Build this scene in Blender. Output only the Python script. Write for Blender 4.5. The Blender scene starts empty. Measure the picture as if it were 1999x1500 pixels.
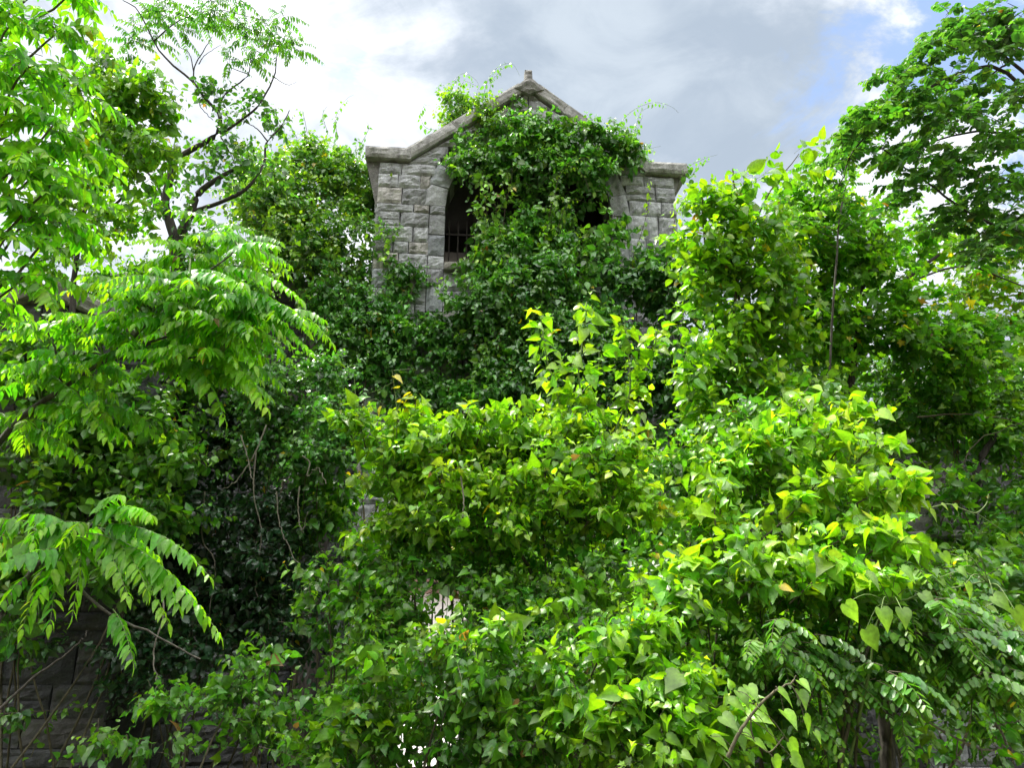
import bpy, math, random
import numpy as np
from mathutils import Vector, noise as mnoise

# ------------------------------------------------------------------ camera, sky, sun, exposure
SC = bpy.context.scene
COL = SC.collection
F = 1400.0                       # focal length in photograph pixels (1999 wide)
PITCH = math.radians(17.5)
EYE = 2.4
cp, sp = math.cos(PITCH), math.sin(PITCH)
cam = bpy.data.cameras.new('camera'); camo = bpy.data.objects.new('camera', cam); COL.objects.link(camo)
cam.sensor_width = 36; cam.lens = 36 * F / 1999
cam.clip_start = 0.05; cam.clip_end = 2000
camo.location = (0, 0, EYE); camo.rotation_euler = (math.pi / 2 + PITCH, 0, 0)
SC.camera = camo


def ray(px, py):
    x = (px - 999.5) / F; y = (750 - py) / F
    return np.array([x, cp - y * sp, sp + y * cp])


def at(px, py, Y):
    r = ray(px, py)
    return r * (Y / r[1]) + np.array([0, 0, EYE])


def mpp(px, py, Y):
    return Y / ray(px, py)[1] / F          # metres per photograph pixel there


SUN_ELEV, SUN_AZ = math.radians(60), math.radians(-52)   # azimuth from +Y, negative = left
SUN_STRENGTH, SKY_STRENGTH, EXPOSURE = 4.8, 0.1, 1.0
CLOUD_GAIN = 0.92

world = bpy.data.worlds.new('World'); SC.world = world; world.use_nodes = True
nt = world.node_tree; nt.nodes.clear()


def nd(tree, typ, **kw):
    n = tree.nodes.new(typ)
    for k, v in kw.items():
        if k.startswith('i_'):
            n.inputs[int(k[2:]) if k[2:].isdigit() else k[2:]].default_value = v
        else:
            setattr(n, k, v)
    return n


def lk(tree, a, b):
    tree.links.new(a, b)


def build_sky():
    t = nt
    out = nd(t, 'ShaderNodeOutputWorld'); bg = nd(t, 'ShaderNodeBackground'); lk(t, bg.outputs[0], out.inputs[0])
    bg.inputs[1].default_value = SKY_STRENGTH
    sky = nd(t, 'ShaderNodeTexSky', sky_type='NISHITA', sun_disc=False, sun_elevation=SUN_ELEV, sun_rotation=SUN_AZ)
    sky.air_density = 1.0; sky.dust_density = 1.0; sky.ozone_density = 1.2
    tc = nd(t, 'ShaderNodeTexCoord'); D = tc.outputs['Generated']

    def math_(op, a, b=None, clamp=False):
        m = nd(t, 'ShaderNodeMath', operation=op, use_clamp=clamp)
        for i, v in enumerate((a, b)):
            if v is None: continue
            if isinstance(v, (int, float)): m.inputs[i].default_value = v
            else: lk(t, v, m.inputs[i])
        return m.outputs[0]

    def dot(px, py):
        v = ray(px, py); v = v / np.linalg.norm(v)
        m = nd(t, 'ShaderNodeVectorMath', operation='DOT_PRODUCT'); lk(t, D, m.inputs[0]); m.inputs[1].default_value = v
        return m.outputs['Value']

    def step(v, lo, hi):
        m = nd(t, 'ShaderNodeMapRange', interpolation_type='SMOOTHSTEP'); lk(t, v, m.inputs[0])
        m.inputs[1].default_value = lo; m.inputs[2].default_value = hi
        return m.outputs[0]

    def noise(scale, detail=6, rough=.55, dist=0.3, off=(0, 0, 0)):
        mp = nd(t, 'ShaderNodeMapping'); lk(t, D, mp.inputs[0]); mp.inputs['Location'].default_value = off
        mp.inputs['Scale'].default_value = (1, 1, 1.7)
        n = nd(t, 'ShaderNodeTexNoise'); lk(t, mp.outputs[0], n.inputs['Vector'])
        n.inputs['Scale'].default_value = scale; n.inputs['Detail'].default_value = detail
        n.inputs['Roughness'].default_value = rough; n.inputs['Distortion'].default_value = dist
        return n.outputs[0]

    def mixc(f, a, b):
        m = nd(t, 'ShaderNodeMix', data_type='RGBA'); lk(t, f, m.inputs[0])
        for i, v in ((6, a), (7, b)):
            if isinstance(v, tuple): m.inputs[i].default_value = (*v, 1)
            else: lk(t, v, m.inputs[i])
        return m.outputs[2]

    g = CLOUD_GAIN / SKY_STRENGTH
    def c(r, gg, b, k=1.0): return (r * g * k, gg * g * k, b * g * k)
    n1 = noise(2.2); n2 = noise(6.0, 8, .6, .6, (3, 1, 2)); n3 = noise(4.2, 9, .62, .5, (7, 2, 5))
    # bank of grey cloud in front, to the right of the bright break
    bank = math_('ADD', dot(1270, 110), math_('MULTIPLY', math_('SUBTRACT', n1, .5), .07))
    bank = math_('ADD', bank, math_('MULTIPLY', math_('SUBTRACT', n3, .5), .16))
    fb = step(bank, .925, .985)
    grey = mixc(step(math_('ADD', math_('MULTIPLY', n1, .5), math_('MULTIPLY', n2, .5)), .40, .60), c(.28, .33, .39), c(.39, .44, .49))
    white = mixc(step(math_('ADD', math_('MULTIPLY', n1, .6), math_('MULTIPLY', n2, .4)), .36, .56), c(.36, .40, .46), c(.80, .82, .85))
    clouds = mixc(fb, white, grey)
    # unseen sky shaped for the lighting: bright fill overhead, dimmed low behind the camera
    sx = nd(t, 'ShaderNodeSeparateXYZ'); lk(t, D, sx.inputs[0])
    z = sx.outputs[2]; y = sx.outputs[1]
    over = mixc(step(z, .26, .88), c(.045, .052, .058), c(2.8, 2.8, 2.8))
    behind = math_('MULTIPLY', step(y, .42, -.05), 1.0)
    clouds = mixc(behind, clouds, over)
    zen = step(z, .84, .97)
    clouds = mixc(zen, clouds, c(2.8, 2.8, 2.8))
    # openings with blue sky: upper right and small ones on the left
    hole = math_('ADD', dot(1960, -20), math_('MULTIPLY', math_('SUBTRACT', n3, .5), .16))
    f1 = math_('MULTIPLY', step(hole, .978, 1.0), .95)
    hl = math_('ADD', dot(655, 105), math_('MULTIPLY', math_('SUBTRACT', n2, .5), .022))
    f2 = math_('MULTIPLY', step(hl, .9978, .9998), .5)
    fh = math_('MAXIMUM', f1, f2)
    blue = nd(t, 'ShaderNodeMix', data_type='RGBA'); blue.inputs[0].default_value = .55
    lk(t, sky.outputs[0], blue.inputs[6]); blue.inputs[7].default_value = (*c(.33, .46, .74), 1)
    col = mixc(fh, clouds, blue.outputs[2])
    # never fully without the real sky behind the cloud
    fin = nd(t, 'ShaderNodeMix', data_type='RGBA'); fin.inputs[0].default_value = .94
    lk(t, sky.outputs[0], fin.inputs[6]); lk(t, col, fin.inputs[7])
    lk(t, fin.outputs[2], bg.inputs[0])


build_sky()

sun = bpy.data.lights.new('sun', 'SUN'); suno = bpy.data.objects.new('sun', sun); COL.objects.link(suno)
sun.energy = SUN_STRENGTH; sun.angle = math.radians(9); sun.color = (1, .955, .87)
sd = Vector((math.sin(SUN_AZ) * math.cos(SUN_ELEV), math.cos(SUN_AZ) * math.cos(SUN_ELEV), math.sin(SUN_ELEV)))
suno.rotation_euler = sd.to_track_quat('Z', 'Y').to_euler()
vs = SC.view_settings
vs.view_transform = 'Standard'; vs.look = 'None'; vs.exposure = EXPOSURE; vs.gamma = 1; vs.use_curve_mapping = False
SC.cycles.use_denoising = True
SC.cycles.max_bounces = 8; SC.cycles.diffuse_bounces = 4; SC.cycles.glossy_bounces = 2; SC.cycles.transmission_bounces = 5
SC.cycles.sample_clamp_indirect = 6
SC.cycles.use_adaptive_sampling = True; SC.cycles.adaptive_threshold = 0.02

RNG = np.random.default_rng(7)
random.seed(5)


# ------------------------------------------------------------------ small helpers
def tag(o, label=None, cat=None, group=None, kind=None):
    for k, v in (('label', label), ('category', cat), ('group', group), ('kind', kind)):
        if v: o[k] = v
    return o


def empty(name, loc, label, cat, rz=0, group=None):
    o = bpy.data.objects.new(name, None); COL.objects.link(o)
    o.location = tuple(loc); o.rotation_euler = (0, 0, rz); o.empty_display_size = .1
    return tag(o, label, cat, group)


def mesh_obj(name, verts, faces, mat, parent=None, cols=None, smooth=False, world=True):
    """world=True: verts are world coordinates, moved into the parent's frame."""
    v = np.asarray(verts, dtype=np.float64).reshape(-1, 3)
    if parent is not None and world:
        rz = parent.rotation_euler[2]; o = np.array(parent.location)
        ca, sa = math.cos(-rz), math.sin(-rz); q = v - o
        v = np.stack([q[:, 0] * ca - q[:, 1] * sa, q[:, 0] * sa + q[:, 1] * ca, q[:, 2]], 1)
    me = bpy.data.meshes.new(name)
    if isinstance(faces, tuple):                     # (flat indices, loop totals)
        idx, tot = faces
    else:
        idx = np.array([i for f in faces for i in f], dtype=np.int32)
        tot = np.array([len(f) for f in faces], dtype=np.int32)
    me.vertices.add(len(v)); me.vertices.foreach_set('co', v.astype(np.float32).ravel())
    me.loops.add(len(idx)); me.loops.foreach_set('vertex_index', np.asarray(idx, dtype=np.int32))
    me.polygons.add(len(tot))
    st = np.concatenate([[0], np.cumsum(tot)[:-1]]).astype(np.int32)
    me.polygons.foreach_set('loop_start', st)
    me.polygons.foreach_set('use_smooth', np.full(len(tot), smooth, dtype=bool))
    if cols is not None:
        a = me.color_attributes.new('col', 'FLOAT_COLOR', 'POINT')
        c4 = np.ones((len(v), 4), np.float32); c4[:, :3] = cols
        a.data.foreach_set('color', c4.ravel())
    me.update(calc_edges=True); me.validate()
    me.materials.append(mat)
    ob = bpy.data.objects.new(name, me); COL.objects.link(ob)
    if parent is not None: ob.parent = parent
    return ob


def norm(a):
    return a / np.maximum(np.linalg.norm(a, axis=-1, keepdims=True), 1e-9)


# ------------------------------------------------------------------ materials
def new_mat(name):
    m = bpy.data.materials.new(name); m.use_nodes = True
    t = m.node_tree; t.nodes.clear()
    out = nd(t, 'ShaderNodeOutputMaterial')
    return m, t, out


def leaf_mat(name, trans=.42, rough=.38, tint=(1.75, 1.85, .6), spec=.8, var=6.0):
    m, t, out = new_mat(name)
    at_ = nd(t, 'ShaderNodeAttribute', attribute_name='col')
    tc = nd(t, 'ShaderNodeTexCoord')
    nz = nd(t, 'ShaderNodeTexNoise'); nz.inputs['Scale'].default_value = var * 8; nz.inputs['Detail'].default_value = 3
    lk(t, tc.outputs['Object'], nz.inputs['Vector'])
    mr = nd(t, 'ShaderNodeMapRange'); lk(t, nz.outputs[0], mr.inputs[0])
    mr.inputs[1].default_value = .3; mr.inputs[2].default_value = .7; mr.inputs[3].default_value = .78; mr.inputs[4].default_value = 1.2
    mul = nd(t, 'ShaderNodeVectorMath', operation='SCALE'); lk(t, at_.outputs['Color'], mul.inputs[0]); lk(t, mr.outputs[0], mul.inputs['Scale'])
    pr = nd(t, 'ShaderNodeBsdfPrincipled'); lk(t, mul.outputs[0], pr.inputs['Base Color'])
    pr.inputs['Roughness'].default_value = rough
    pr.inputs['Specular IOR Level'].default_value = spec
    tv = nd(t, 'ShaderNodeVectorMath', operation='MULTIPLY'); lk(t, mul.outputs[0], tv.inputs[0]); tv.inputs[1].default_value = tint
    tr = nd(t, 'ShaderNodeBsdfTranslucent'); lk(t, tv.outputs[0], tr.inputs[0])
    bp = nd(t, 'ShaderNodeBump'); bp.inputs['Strength'].default_value = .25; bp.inputs['Distance'].default_value = .01
    lk(t, nz.outputs[0], bp.inputs['Height']); lk(t, bp.outputs[0], pr.inputs['Normal'])
    mx = nd(t, 'ShaderNodeMixShader'); mx.inputs[0].default_value = trans
    lk(t, pr.outputs[0], mx.inputs[1]); lk(t, tr.outputs[0], mx.inputs[2]); lk(t, mx.outputs[0], out.inputs[0])
    return m


def bark_mat(name, c1, c2, scale=30):
    m, t, out = new_mat(name)
    tc = nd(t, 'ShaderNodeTexCoord')
    mp = nd(t, 'ShaderNodeMapping'); mp.inputs['Scale'].default_value = (1, 1, .25); lk(t, tc.outputs['Object'], mp.inputs[0])
    nz = nd(t, 'ShaderNodeTexNoise'); nz.inputs['Scale'].default_value = scale; nz.inputs['Detail'].default_value = 6; nz.inputs['Roughness'].default_value = .65
    lk(t, mp.outputs[0], nz.inputs['Vector'])
    rp = nd(t, 'ShaderNodeValToRGB'); rp.color_ramp.elements[0].position = .35; rp.color_ramp.elements[1].position = .68
    rp.color_ramp.elements[0].color = (*c1, 1); rp.color_ramp.elements[1].color = (*c2, 1)
    lk(t, nz.outputs[0], rp.inputs[0])
    pr = nd(t, 'ShaderNodeBsdfPrincipled'); lk(t, rp.outputs[0], pr.inputs['Base Color']); pr.inputs['Roughness'].default_value = .85
    bp = nd(t, 'ShaderNodeBump'); bp.inputs['Strength'].default_value = .7; bp.inputs['Distance'].default_value = .02
    lk(t, nz.outputs[0], bp.inputs['Height']); lk(t, bp.outputs[0], pr.inputs['Normal']); lk(t, pr.outputs[0], out.inputs[0])
    return m


def stone_mat(name, moss=0.25, tone=1.0):
    m, t, out = new_mat(name)
    at_ = nd(t, 'ShaderNodeAttribute', attribute_name='col')
    tc = nd(t, 'ShaderNodeTexCoord')

    def nz(scale, det=6, r=.6, off=0):
        n = nd(t, 'ShaderNodeTexNoise'); n.inputs['Scale'].default_value = scale; n.inputs['Detail'].default_value = det
        n.inputs['Roughness'].default_value = r
        mp = nd(t, 'ShaderNodeMapping'); mp.inputs['Location'].default_value = (off, off * 2, off * 3)
        lk(t, tc.outputs['Object'], mp.inputs[0]); lk(t, mp.outputs[0], n.inputs['Vector']); return n.outputs[0]

    def mr(v, a, b, lo, hi):
        q = nd(t, 'ShaderNodeMapRange'); lk(t, v, q.inputs[0])
        for i, x in enumerate((a, b, lo, hi)): q.inputs[i + 1].default_value = x
        return q.outputs[0]

    fine = nz(55, 5, .7); mid = nz(7, 6, .65, 3); big = nz(1.6, 4, .55, 9); mo = nz(4.5, 6, .6, 14)
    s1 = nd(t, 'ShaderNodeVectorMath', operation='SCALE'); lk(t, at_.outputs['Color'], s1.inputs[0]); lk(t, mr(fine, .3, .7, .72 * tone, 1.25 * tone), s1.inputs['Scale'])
    s2 = nd(t, 'ShaderNodeVectorMath', operation='SCALE'); lk(t, s1.outputs[0], s2.inputs[0]); lk(t, mr(mid, .3, .72, 1.15, .68), s2.inputs['Scale'])
    dk = nd(t, 'ShaderNodeMix', data_type='RGBA'); lk(t, mr(big, .52, .75, 0, .30), dk.inputs[0]); lk(t, s2.outputs[0], dk.inputs[6]); dk.inputs[7].default_value = (.075, .07, .06, 1)
    stn = nd(t, 'ShaderNodeTexNoise'); stn.inputs['Scale'].default_value = 5; stn.inputs['Detail'].default_value = 5
    smp = nd(t, 'ShaderNodeMapping'); smp.inputs['Scale'].default_value = (1.6, 1.6, .16); lk(t, tc.outputs['Object'], smp.inputs[0]); lk(t, smp.outputs[0], stn.inputs['Vector'])
    sk = nd(t, 'ShaderNodeMix', data_type='RGBA'); lk(t, mr(stn.outputs[0], .5, .68, 0, .55), sk.inputs[0]); lk(t, dk.outputs[2], sk.inputs[6]); sk.inputs[7].default_value = (.10, .098, .09, 1)
    li = nz(16, 3, .5, 21)
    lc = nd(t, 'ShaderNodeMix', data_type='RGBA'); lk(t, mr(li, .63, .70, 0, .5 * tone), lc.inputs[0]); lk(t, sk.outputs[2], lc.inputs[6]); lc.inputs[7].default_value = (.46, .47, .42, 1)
    dk = lc
    ms = nd(t, 'ShaderNodeMix', data_type='RGBA'); lk(t, mr(mo, .56, .68, 0, moss), ms.inputs[0]); lk(t, dk.outputs[2], ms.inputs[6]); ms.inputs[7].default_value = (.07, .085, .035, 1)
    pr = nd(t, 'ShaderNodeBsdfPrincipled'); lk(t, ms.outputs[2], pr.inputs['Base Color']); pr.inputs['Roughness'].default_value = .9
    pr.inputs['Specular IOR Level'].default_value = .25
    b1 = nd(t, 'ShaderNodeBump'); b1.inputs['Strength'].default_value = .6; b1.inputs['Distance'].default_value = .012; lk(t, fine, b1.inputs['Height'])
    b2 = nd(t, 'ShaderNodeBump'); b2.inputs['Strength'].default_value = .8; b2.inputs['Distance'].default_value = .05; lk(t, mid, b2.inputs['Height']); lk(t, b1.outputs[0], b2.inputs['Normal'])
    lk(t, b2.outputs[0], pr.inputs['Normal']); lk(t, pr.outputs[0], out.inputs[0])
    return m


def plain_mat(name, c1, c2, scale=8, rough=.9, metal=0, bump=.3):
    m, t, out = new_mat(name)
    tc = nd(t, 'ShaderNodeTexCoord')
    n = nd(t, 'ShaderNodeTexNoise'); n.inputs['Scale'].default_value = scale; n.inputs['Detail'].default_value = 7; n.inputs['Roughness'].default_value = .65
    lk(t, tc.outputs['Object'], n.inputs['Vector'])
    mx = nd(t, 'ShaderNodeMix', data_type='RGBA'); lk(t, n.outputs[0], mx.inputs[0]); mx.inputs[6].default_value = (*c1, 1); mx.inputs[7].default_value = (*c2, 1)
    pr = nd(t, 'ShaderNodeBsdfPrincipled'); lk(t, mx.outputs[2], pr.inputs['Base Color']); pr.inputs['Roughness'].default_value = rough; pr.inputs['Metallic'].default_value = metal
    b = nd(t, 'ShaderNodeBump'); b.inputs['Strength'].default_value = bump; b.inputs['Distance'].default_value = .03; lk(t, n.outputs[0], b.inputs['Height'])
    lk(t, b.outputs[0], pr.inputs['Normal']); lk(t, pr.outputs[0], out.inputs[0])
    return m


M_IVY = leaf_mat('ivy_leaf', .34, .38, spec=1.0)
M_HEART = leaf_mat('heart_leaf', .42, .40, (1.85, 1.9, .5), spec=.7)
M_THIN = leaf_mat('thin_leaflet', .55, .42, (1.5, 1.75, .5), spec=.5)
M_LOCUST = leaf_mat('locust_leaflet', .40, .40)
M_BARK = bark_mat('grey_bark', (.03, .025, .02), (.13, .115, .095))
M_DARKBARK = bark_mat('dark_bark', (.018, .014, .012), (.07, .058, .048))
M_TWIG = bark_mat('twig_bark', (.05, .045, .025), (.14, .12, .07), 60)
M_GREENSTEM = plain_mat('green_stem', (.07, .14, .03), (.16, .22, .05), 30, .6)
M_DRY = bark_mat('dry_vine', (.13, .11, .085), (.34, .31, .26), 50)
M_STONE = stone_mat('granite_ashlar', .2, .98)
M_CAP = stone_mat('granite_coping', .35, 1.0)
M_SHADESTONE = stone_mat('granite_shade_darkened', .6, .20)  # mossy granite, its tone darkened to stand in for the hollow's shade
M_MORTAR = plain_mat('mortar', (.05, .048, .045), (.11, .105, .095), 20)
M_IRON = plain_mat('rusted_iron', (.012, .011, .011), (.05, .035, .028), 40, .7, .3)
M_BLUE = plain_mat('blue_sheet', (.02, .12, .42), (.03, .17, .52), 12, .5)
M_SOIL = plain_mat('leaf_litter_soil', (.035, .028, .018), (.10, .08, .05), 6, .95, 0, .8)
M_DRIVE = plain_mat('pale_concrete', (.52, .50, .46), (.66, .64, .60), 3, .9)
M_PLASTER = plain_mat('pale_plaster', (.62, .60, .57), (.74, .72, .69), 2, .9)
M_TILE = plain_mat('dark_tile', (.12, .07, .05), (.2, .12, .09), 9, .8)

# ------------------------------------------------------------------ leaf templates: (verts, faces); +x along the leaf, +z its upper side


def tmpl(mid, side, fold=.16, arch=.22):
    """mid: x stations of the midrib; side: list of (x, halfwidth) for the inner stations."""
    V = []; Fc = []
    n = len(mid)
    for x in mid: V.append((x, 0, -arch * x * x + .0))
    for s in (1, -1):
        for (x, w) in side: V.append((x, s * w, fold * w * 2 * .5 - arch * x * x))
    k = len(side); L0, R0 = n, n + k
    def strip(o, flip):
        fs = [(0, 1, o)]
        for i in range(k - 1): fs.append((1 + i, 2 + i, o + i + 1, o + i))
        fs.append((n - 2, n - 1, o + k - 1))
        return [tuple(reversed(f)) if flip else f for f in fs]
    Fc = strip(L0, False) + strip(R0, True)
    return np.array(V, float), Fc


T = {}
T['heart'] = tmpl([0, .08, .22, .40, .60, .82, 1.10], [(-.13, .17), (-.07, .37), (.18, .48), (.47, .40), (.78, .19)], .3, .25)
T['ovate'] = tmpl([0, .20, .42, .62, .82, 1.0], [(.05, .19), (.28, .335), (.56, .31), (.81, .15)], .3, .22)
T['small'] = tmpl([0, .35, .65, 1.0], [(.22, .30), (.62, .28)], .35, .2)
T['lance'] = tmpl([0, .18, .5, .8, 1.0], [(.10, .13), (.38, .19), (.75, .10)], .35, .18)
T['oval'] = tmpl([0, .3, .7, 1.0], [(.2, .22), (.78, .24)], .25, .12)


def lobed():
    r = [(0, .0), (-.12, .22), (.02, .46), (.22, .30), (.52, .52), (.58, .22), (1.05, 0)]
    V = [(0.18, 0, 0)]
    for x, y in r: V.append((x, y, .12 * abs(y) - .2 * x * x))
    for x, y in r[1:-1]: V.append((x, -y, .12 * abs(y) - .2 * x * x))
    F_ = [(0, i + 1, i) for i in range(1, 7)]
    F_ = [(0, b, a) for (_, a, b) in F_]
    L = [1, 8, 9, 10, 11, 12, 7]
    F_ += [(0, L[i + 1], L[i]) for i in range(6)]
    F_[:6] = [(0, i, i + 1) for i in range(1, 7)]
    F_ = [tuple(f) for f in F_]
    return np.array(V, float), F_


T['lobed'] = lobed()


class Foliage:
    """Collects leaves and stems in world space; builds one mesh of leaves and one of stems."""
    def __init__(self):
        self.lv = []; self.sv = []; self.sf = []; self.ns = 0

    def leaves(self, kind, pos, ax, nr, size, col, wid=None, curl=None, mid=1.25):
        N = len(pos)
        if N == 0: return
        V, Fc = T[kind]
        ax = norm(ax); b = norm(np.cross(nr, ax)); nz = np.cross(ax, b)
        wid = np.ones(N) if wid is None else wid; curl = np.ones(N) if curl is None else curl
        # V: (k,3)
        P = (pos[:, None, :] + size[:, None, None] * (V[None, :, 0:1] * ax[:, None, :]
             + (V[None, :, 1:2] * wid[:, None, None]) * b[:, None, :]
             + (V[None, :, 2:3] * curl[:, None, None]) * nz[:, None, :]))
        C = np.repeat(col[:, None, :], V.shape[0], 1).copy()
        C[:, np.abs(V[:, 1]) < 1e-6, :] *= mid
        self.lv.append((kind, P.reshape(-1, 3), C.reshape(-1, 3), N))

    def tubes(self, pts, rad, sides=4):
        """pts (M,K,3), rad (M,K)"""
        M, K, _ = pts.shape
        if M == 0: return
        tg = np.gradient(pts, axis=1) if K > 2 else np.repeat((pts[:, 1:] - pts[:, :1]), K, 1)
        tg = norm(tg)
        ref = np.where(np.abs(tg[..., 2:3]) > .9, np.array([1., 0, 0]), np.array([0, 0, 1.]))
        a = norm(np.cross(tg, ref)); b = np.cross(tg, a)
        th = np.arange(sides) * 2 * math.pi / sides
        V = pts[:, :, None, :] + rad[:, :, None, None] * (np.cos(th)[None, None, :, None] * a[:, :, None, :] + np.sin(th)[None, None, :, None] * b[:, :, None, :])
        base = self.ns + (np.arange(M) * K * sides)[:, None, None]
        i = np.arange(K - 1)[None, :, None] * sides; j = np.arange(sides)[None, None, :]; j2 = (j + 1) % sides
        q = np.stack([base + i + j, base + i + j2, base + i + sides + j2, base + i + sides + j], -1)
        self.sv.append(V.reshape(-1, 3)); self.sf.append(q.reshape(-1, 4)); self.ns += M * K * sides

    def build_leaves(self, name, mat, parent):
        if not self.lv: return None
        vs_, cs_, idx, tot = [], [], [], []
        o = 0
        for kind, P, C, N in self.lv:
            k = T[kind][0].shape[0]; Fc = T[kind][1]
            vs_.append(P); cs_.append(C)
            base = o + np.arange(N)[:, None] * k
            flat = np.array([i for f in Fc for i in f])[None, :]
            idx.append((base + flat).ravel()); tot.append(np.tile([len(f) for f in Fc], N))
            o += N * k
        return mesh_obj(name, np.concatenate(vs_), (np.concatenate(idx), np.concatenate(tot)), mat, parent, np.concatenate(cs_), True)

    def build_stems(self, name, mat, parent):
        if not self.sv: return None
        f = np.concatenate(self.sf)
        return mesh_obj(name, np.concatenate(self.sv), (f.ravel(), np.full(len(f), 4)), mat, parent, None, True)


def rvec(n):
    return norm(RNG.normal(size=(n, 3)))


DOWN = np.array([0, 0, -1.]); UP = -DOWN


def clump(p, f=1.0, seed=0.):
    """cheap smooth 3-D noise 0..1"""
    q = p * f
    s = np.zeros(len(p))
    for k, (a, b, c_) in enumerate(((1.3, 2.1, 1.7), (2.9, -1.1, 2.3), (-1.7, 2.7, 3.1), (4.1, 3.3, -2.2))):
        s += np.sin(q[:, 0] * a + q[:, 1] * b + q[:, 2] * c_ + seed * (k + 1.7)) / (1 + .4 * k)
    return .5 + s / 5.6


def grow(fo, S, D, L, spacing, size, kind, pal, droop=.25, hang=.35, opposite=False, young=1.0, spread=1.0, stem_r=.0022,
         taper=.45, bare=.12, up=1.0, colvar=.22, wig=.06, wid=1.0, yellow=.004, tone=None, sides=3, end=True, flat=.12):
    """shoots S (M,3) start, D (M,3) direction, L (M,) length, leaves along them. pal = (mature, young)."""
    M = len(S)
    if M == 0: return
    D = norm(D); L = np.broadcast_to(L, (M,)).astype(float)
    wv = norm(np.cross(D, rvec(M)))
    ph = RNG.uniform(0, 6.28, M)

    def pt(t):     # t (M,K)
        return (S[:, None, :] + D[:, None, :] * (L[:, None] * t)[..., None] + DOWN * (droop * L[:, None] * t ** 2)[..., None]
                + wv[:, None, :] * (wig * L[:, None] * np.sin(t * 4.5 + ph[:, None]))[..., None])

    def tan(t):
        return norm(D[:, None, :] * L[:, None, None] + DOWN * (2 * droop * L[:, None] * t)[..., None]
                    + wv[:, None, :] * (wig * 4.5 * L[:, None] * np.cos(t * 4.5 + ph[:, None]))[..., None])
    Ks = 6
    ts = np.broadcast_to(np.linspace(0, 1, Ks), (M, Ks))
    fo.tubes(pt(ts), np.broadcast_to(stem_r * np.linspace(1, .35, Ks), (M, Ks)), sides)
    K = max(2, int(math.ceil(L.max() / spacing)))
    n = np.maximum(2, np.round(L / spacing)).astype(int)
    k = np.arange(K)[None, :]
    t = bare + (1 - bare) * (k + .5) / n[:, None]
    ok = t <= 1.0
    t = np.where(ok, t + RNG.normal(size=t.shape) * .012, 0)
    P = pt(t); Tn = tan(t)
    if M < 1: return
    for rep in ((1, -1) if opposite else (0,)):
        sgn = np.full(t.shape, float(rep)) if rep else np.where((k + np.arange(M)[:, None]) % 2 == 0, 1., -1.)
        upv = norm(UP * up + RNG.normal(size=P.shape) * (flat if opposite else .72))
        side = norm(np.cross(Tn, upv)) * sgn[..., None]
        ax = norm(side * (.9 * spread) + Tn * .45 + DOWN * (hang * RNG.uniform(.5, 1.5, t.shape))[..., None] + RNG.normal(size=P.shape) * (.1 if opposite else .28))
        nr = norm(upv + RNG.normal(size=P.shape) * (flat if opposite else .45) - Tn * .0)
        m = ok.ravel()
        tt = t.ravel()[m]
        sz = np.repeat(size * np.exp(np.clip(RNG.normal(size=M), -2, 1.2) * .2), K)[m] * np.exp(np.clip(RNG.normal(size=m.sum()), -2.5, 1.3) * (.08 if opposite else .26)) * (1 - taper * np.clip((tt - .45) / .55, 0, 1) ** 1.5)
        if opposite: sz *= np.clip(.7 + tt * 1.2, .7, 1)
        pos = P.reshape(-1, 3)[m]; A = ax.reshape(-1, 3)[m]
        if not opposite: pos = pos + A * (sz * .25)[:, None]
        yf = np.clip(np.repeat(RNG.uniform(.2, 1.1, M) ** 1.5 * young, K)[m] * (.15 + .85 * tt ** 2) + RNG.normal(size=len(tt)) * .07, 0, 1)
        col = np.array(pal[0])[None] * (1 - yf[:, None]) + np.array(pal[1])[None] * yf[:, None]
        if tone is not None: col = col * np.repeat(tone, K)[m][:, None]
        col = col * np.exp(RNG.normal(size=(len(tt), 1)) * colvar) * np.exp(RNG.normal(size=(len(tt), 3)) * np.array([.09, .05, .12])) * np.repeat(np.exp(RNG.normal(size=(M, 3)) * np.array([.10, .04, .1])), K, 0)[m]
        yl = RNG.random(len(tt)) < yellow
        col[yl] = np.where(RNG.random((yl.sum(), 1)) < .6, np.array([.55, .42, .02]), np.array([.22, .12, .04])) * RNG.uniform(.6, 1.1, (yl.sum(), 1))
        fo.leaves(kind, pos, A, nr.reshape(-1, 3)[m], sz, col, wid * RNG.uniform(.8, 1.15, len(tt)), RNG.uniform(.4, 1.9, len(tt)))
    if opposite and end:
        te = np.ones((M, 1)); Pe = pt(te)[:, 0]; Te = tan(te)[:, 0]
        col = np.array(pal[0]) * (1 - .6 * young) + np.array(pal[1]) * (.6 * young)
        fo.leaves(kind, Pe, Te + DOWN * .3, norm(UP + RNG.normal(size=Pe.shape) * .3), size * RNG.uniform(.6, .8, M), np.tile(col, (M, 1)))


def scatter_blobs(blobs):
    out = []
    for b in blobs:
        px_, py_, Y_, rx, ry, rd = b[:6]; w = b[6] if len(b) > 6 else 1.0
        for i in range(3):
            f = RNG.uniform(.5, .9)
            out.append((px_ + RNG.uniform(-.75, .75) * rx, py_ + RNG.uniform(-.72, .72) * ry, Y_ + RNG.uniform(-.5, .5) * rd, rx * f, ry * f * RNG.uniform(.8, 1.2), rd * RNG.uniform(.6, 1.), w * .62))
    return out


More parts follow.
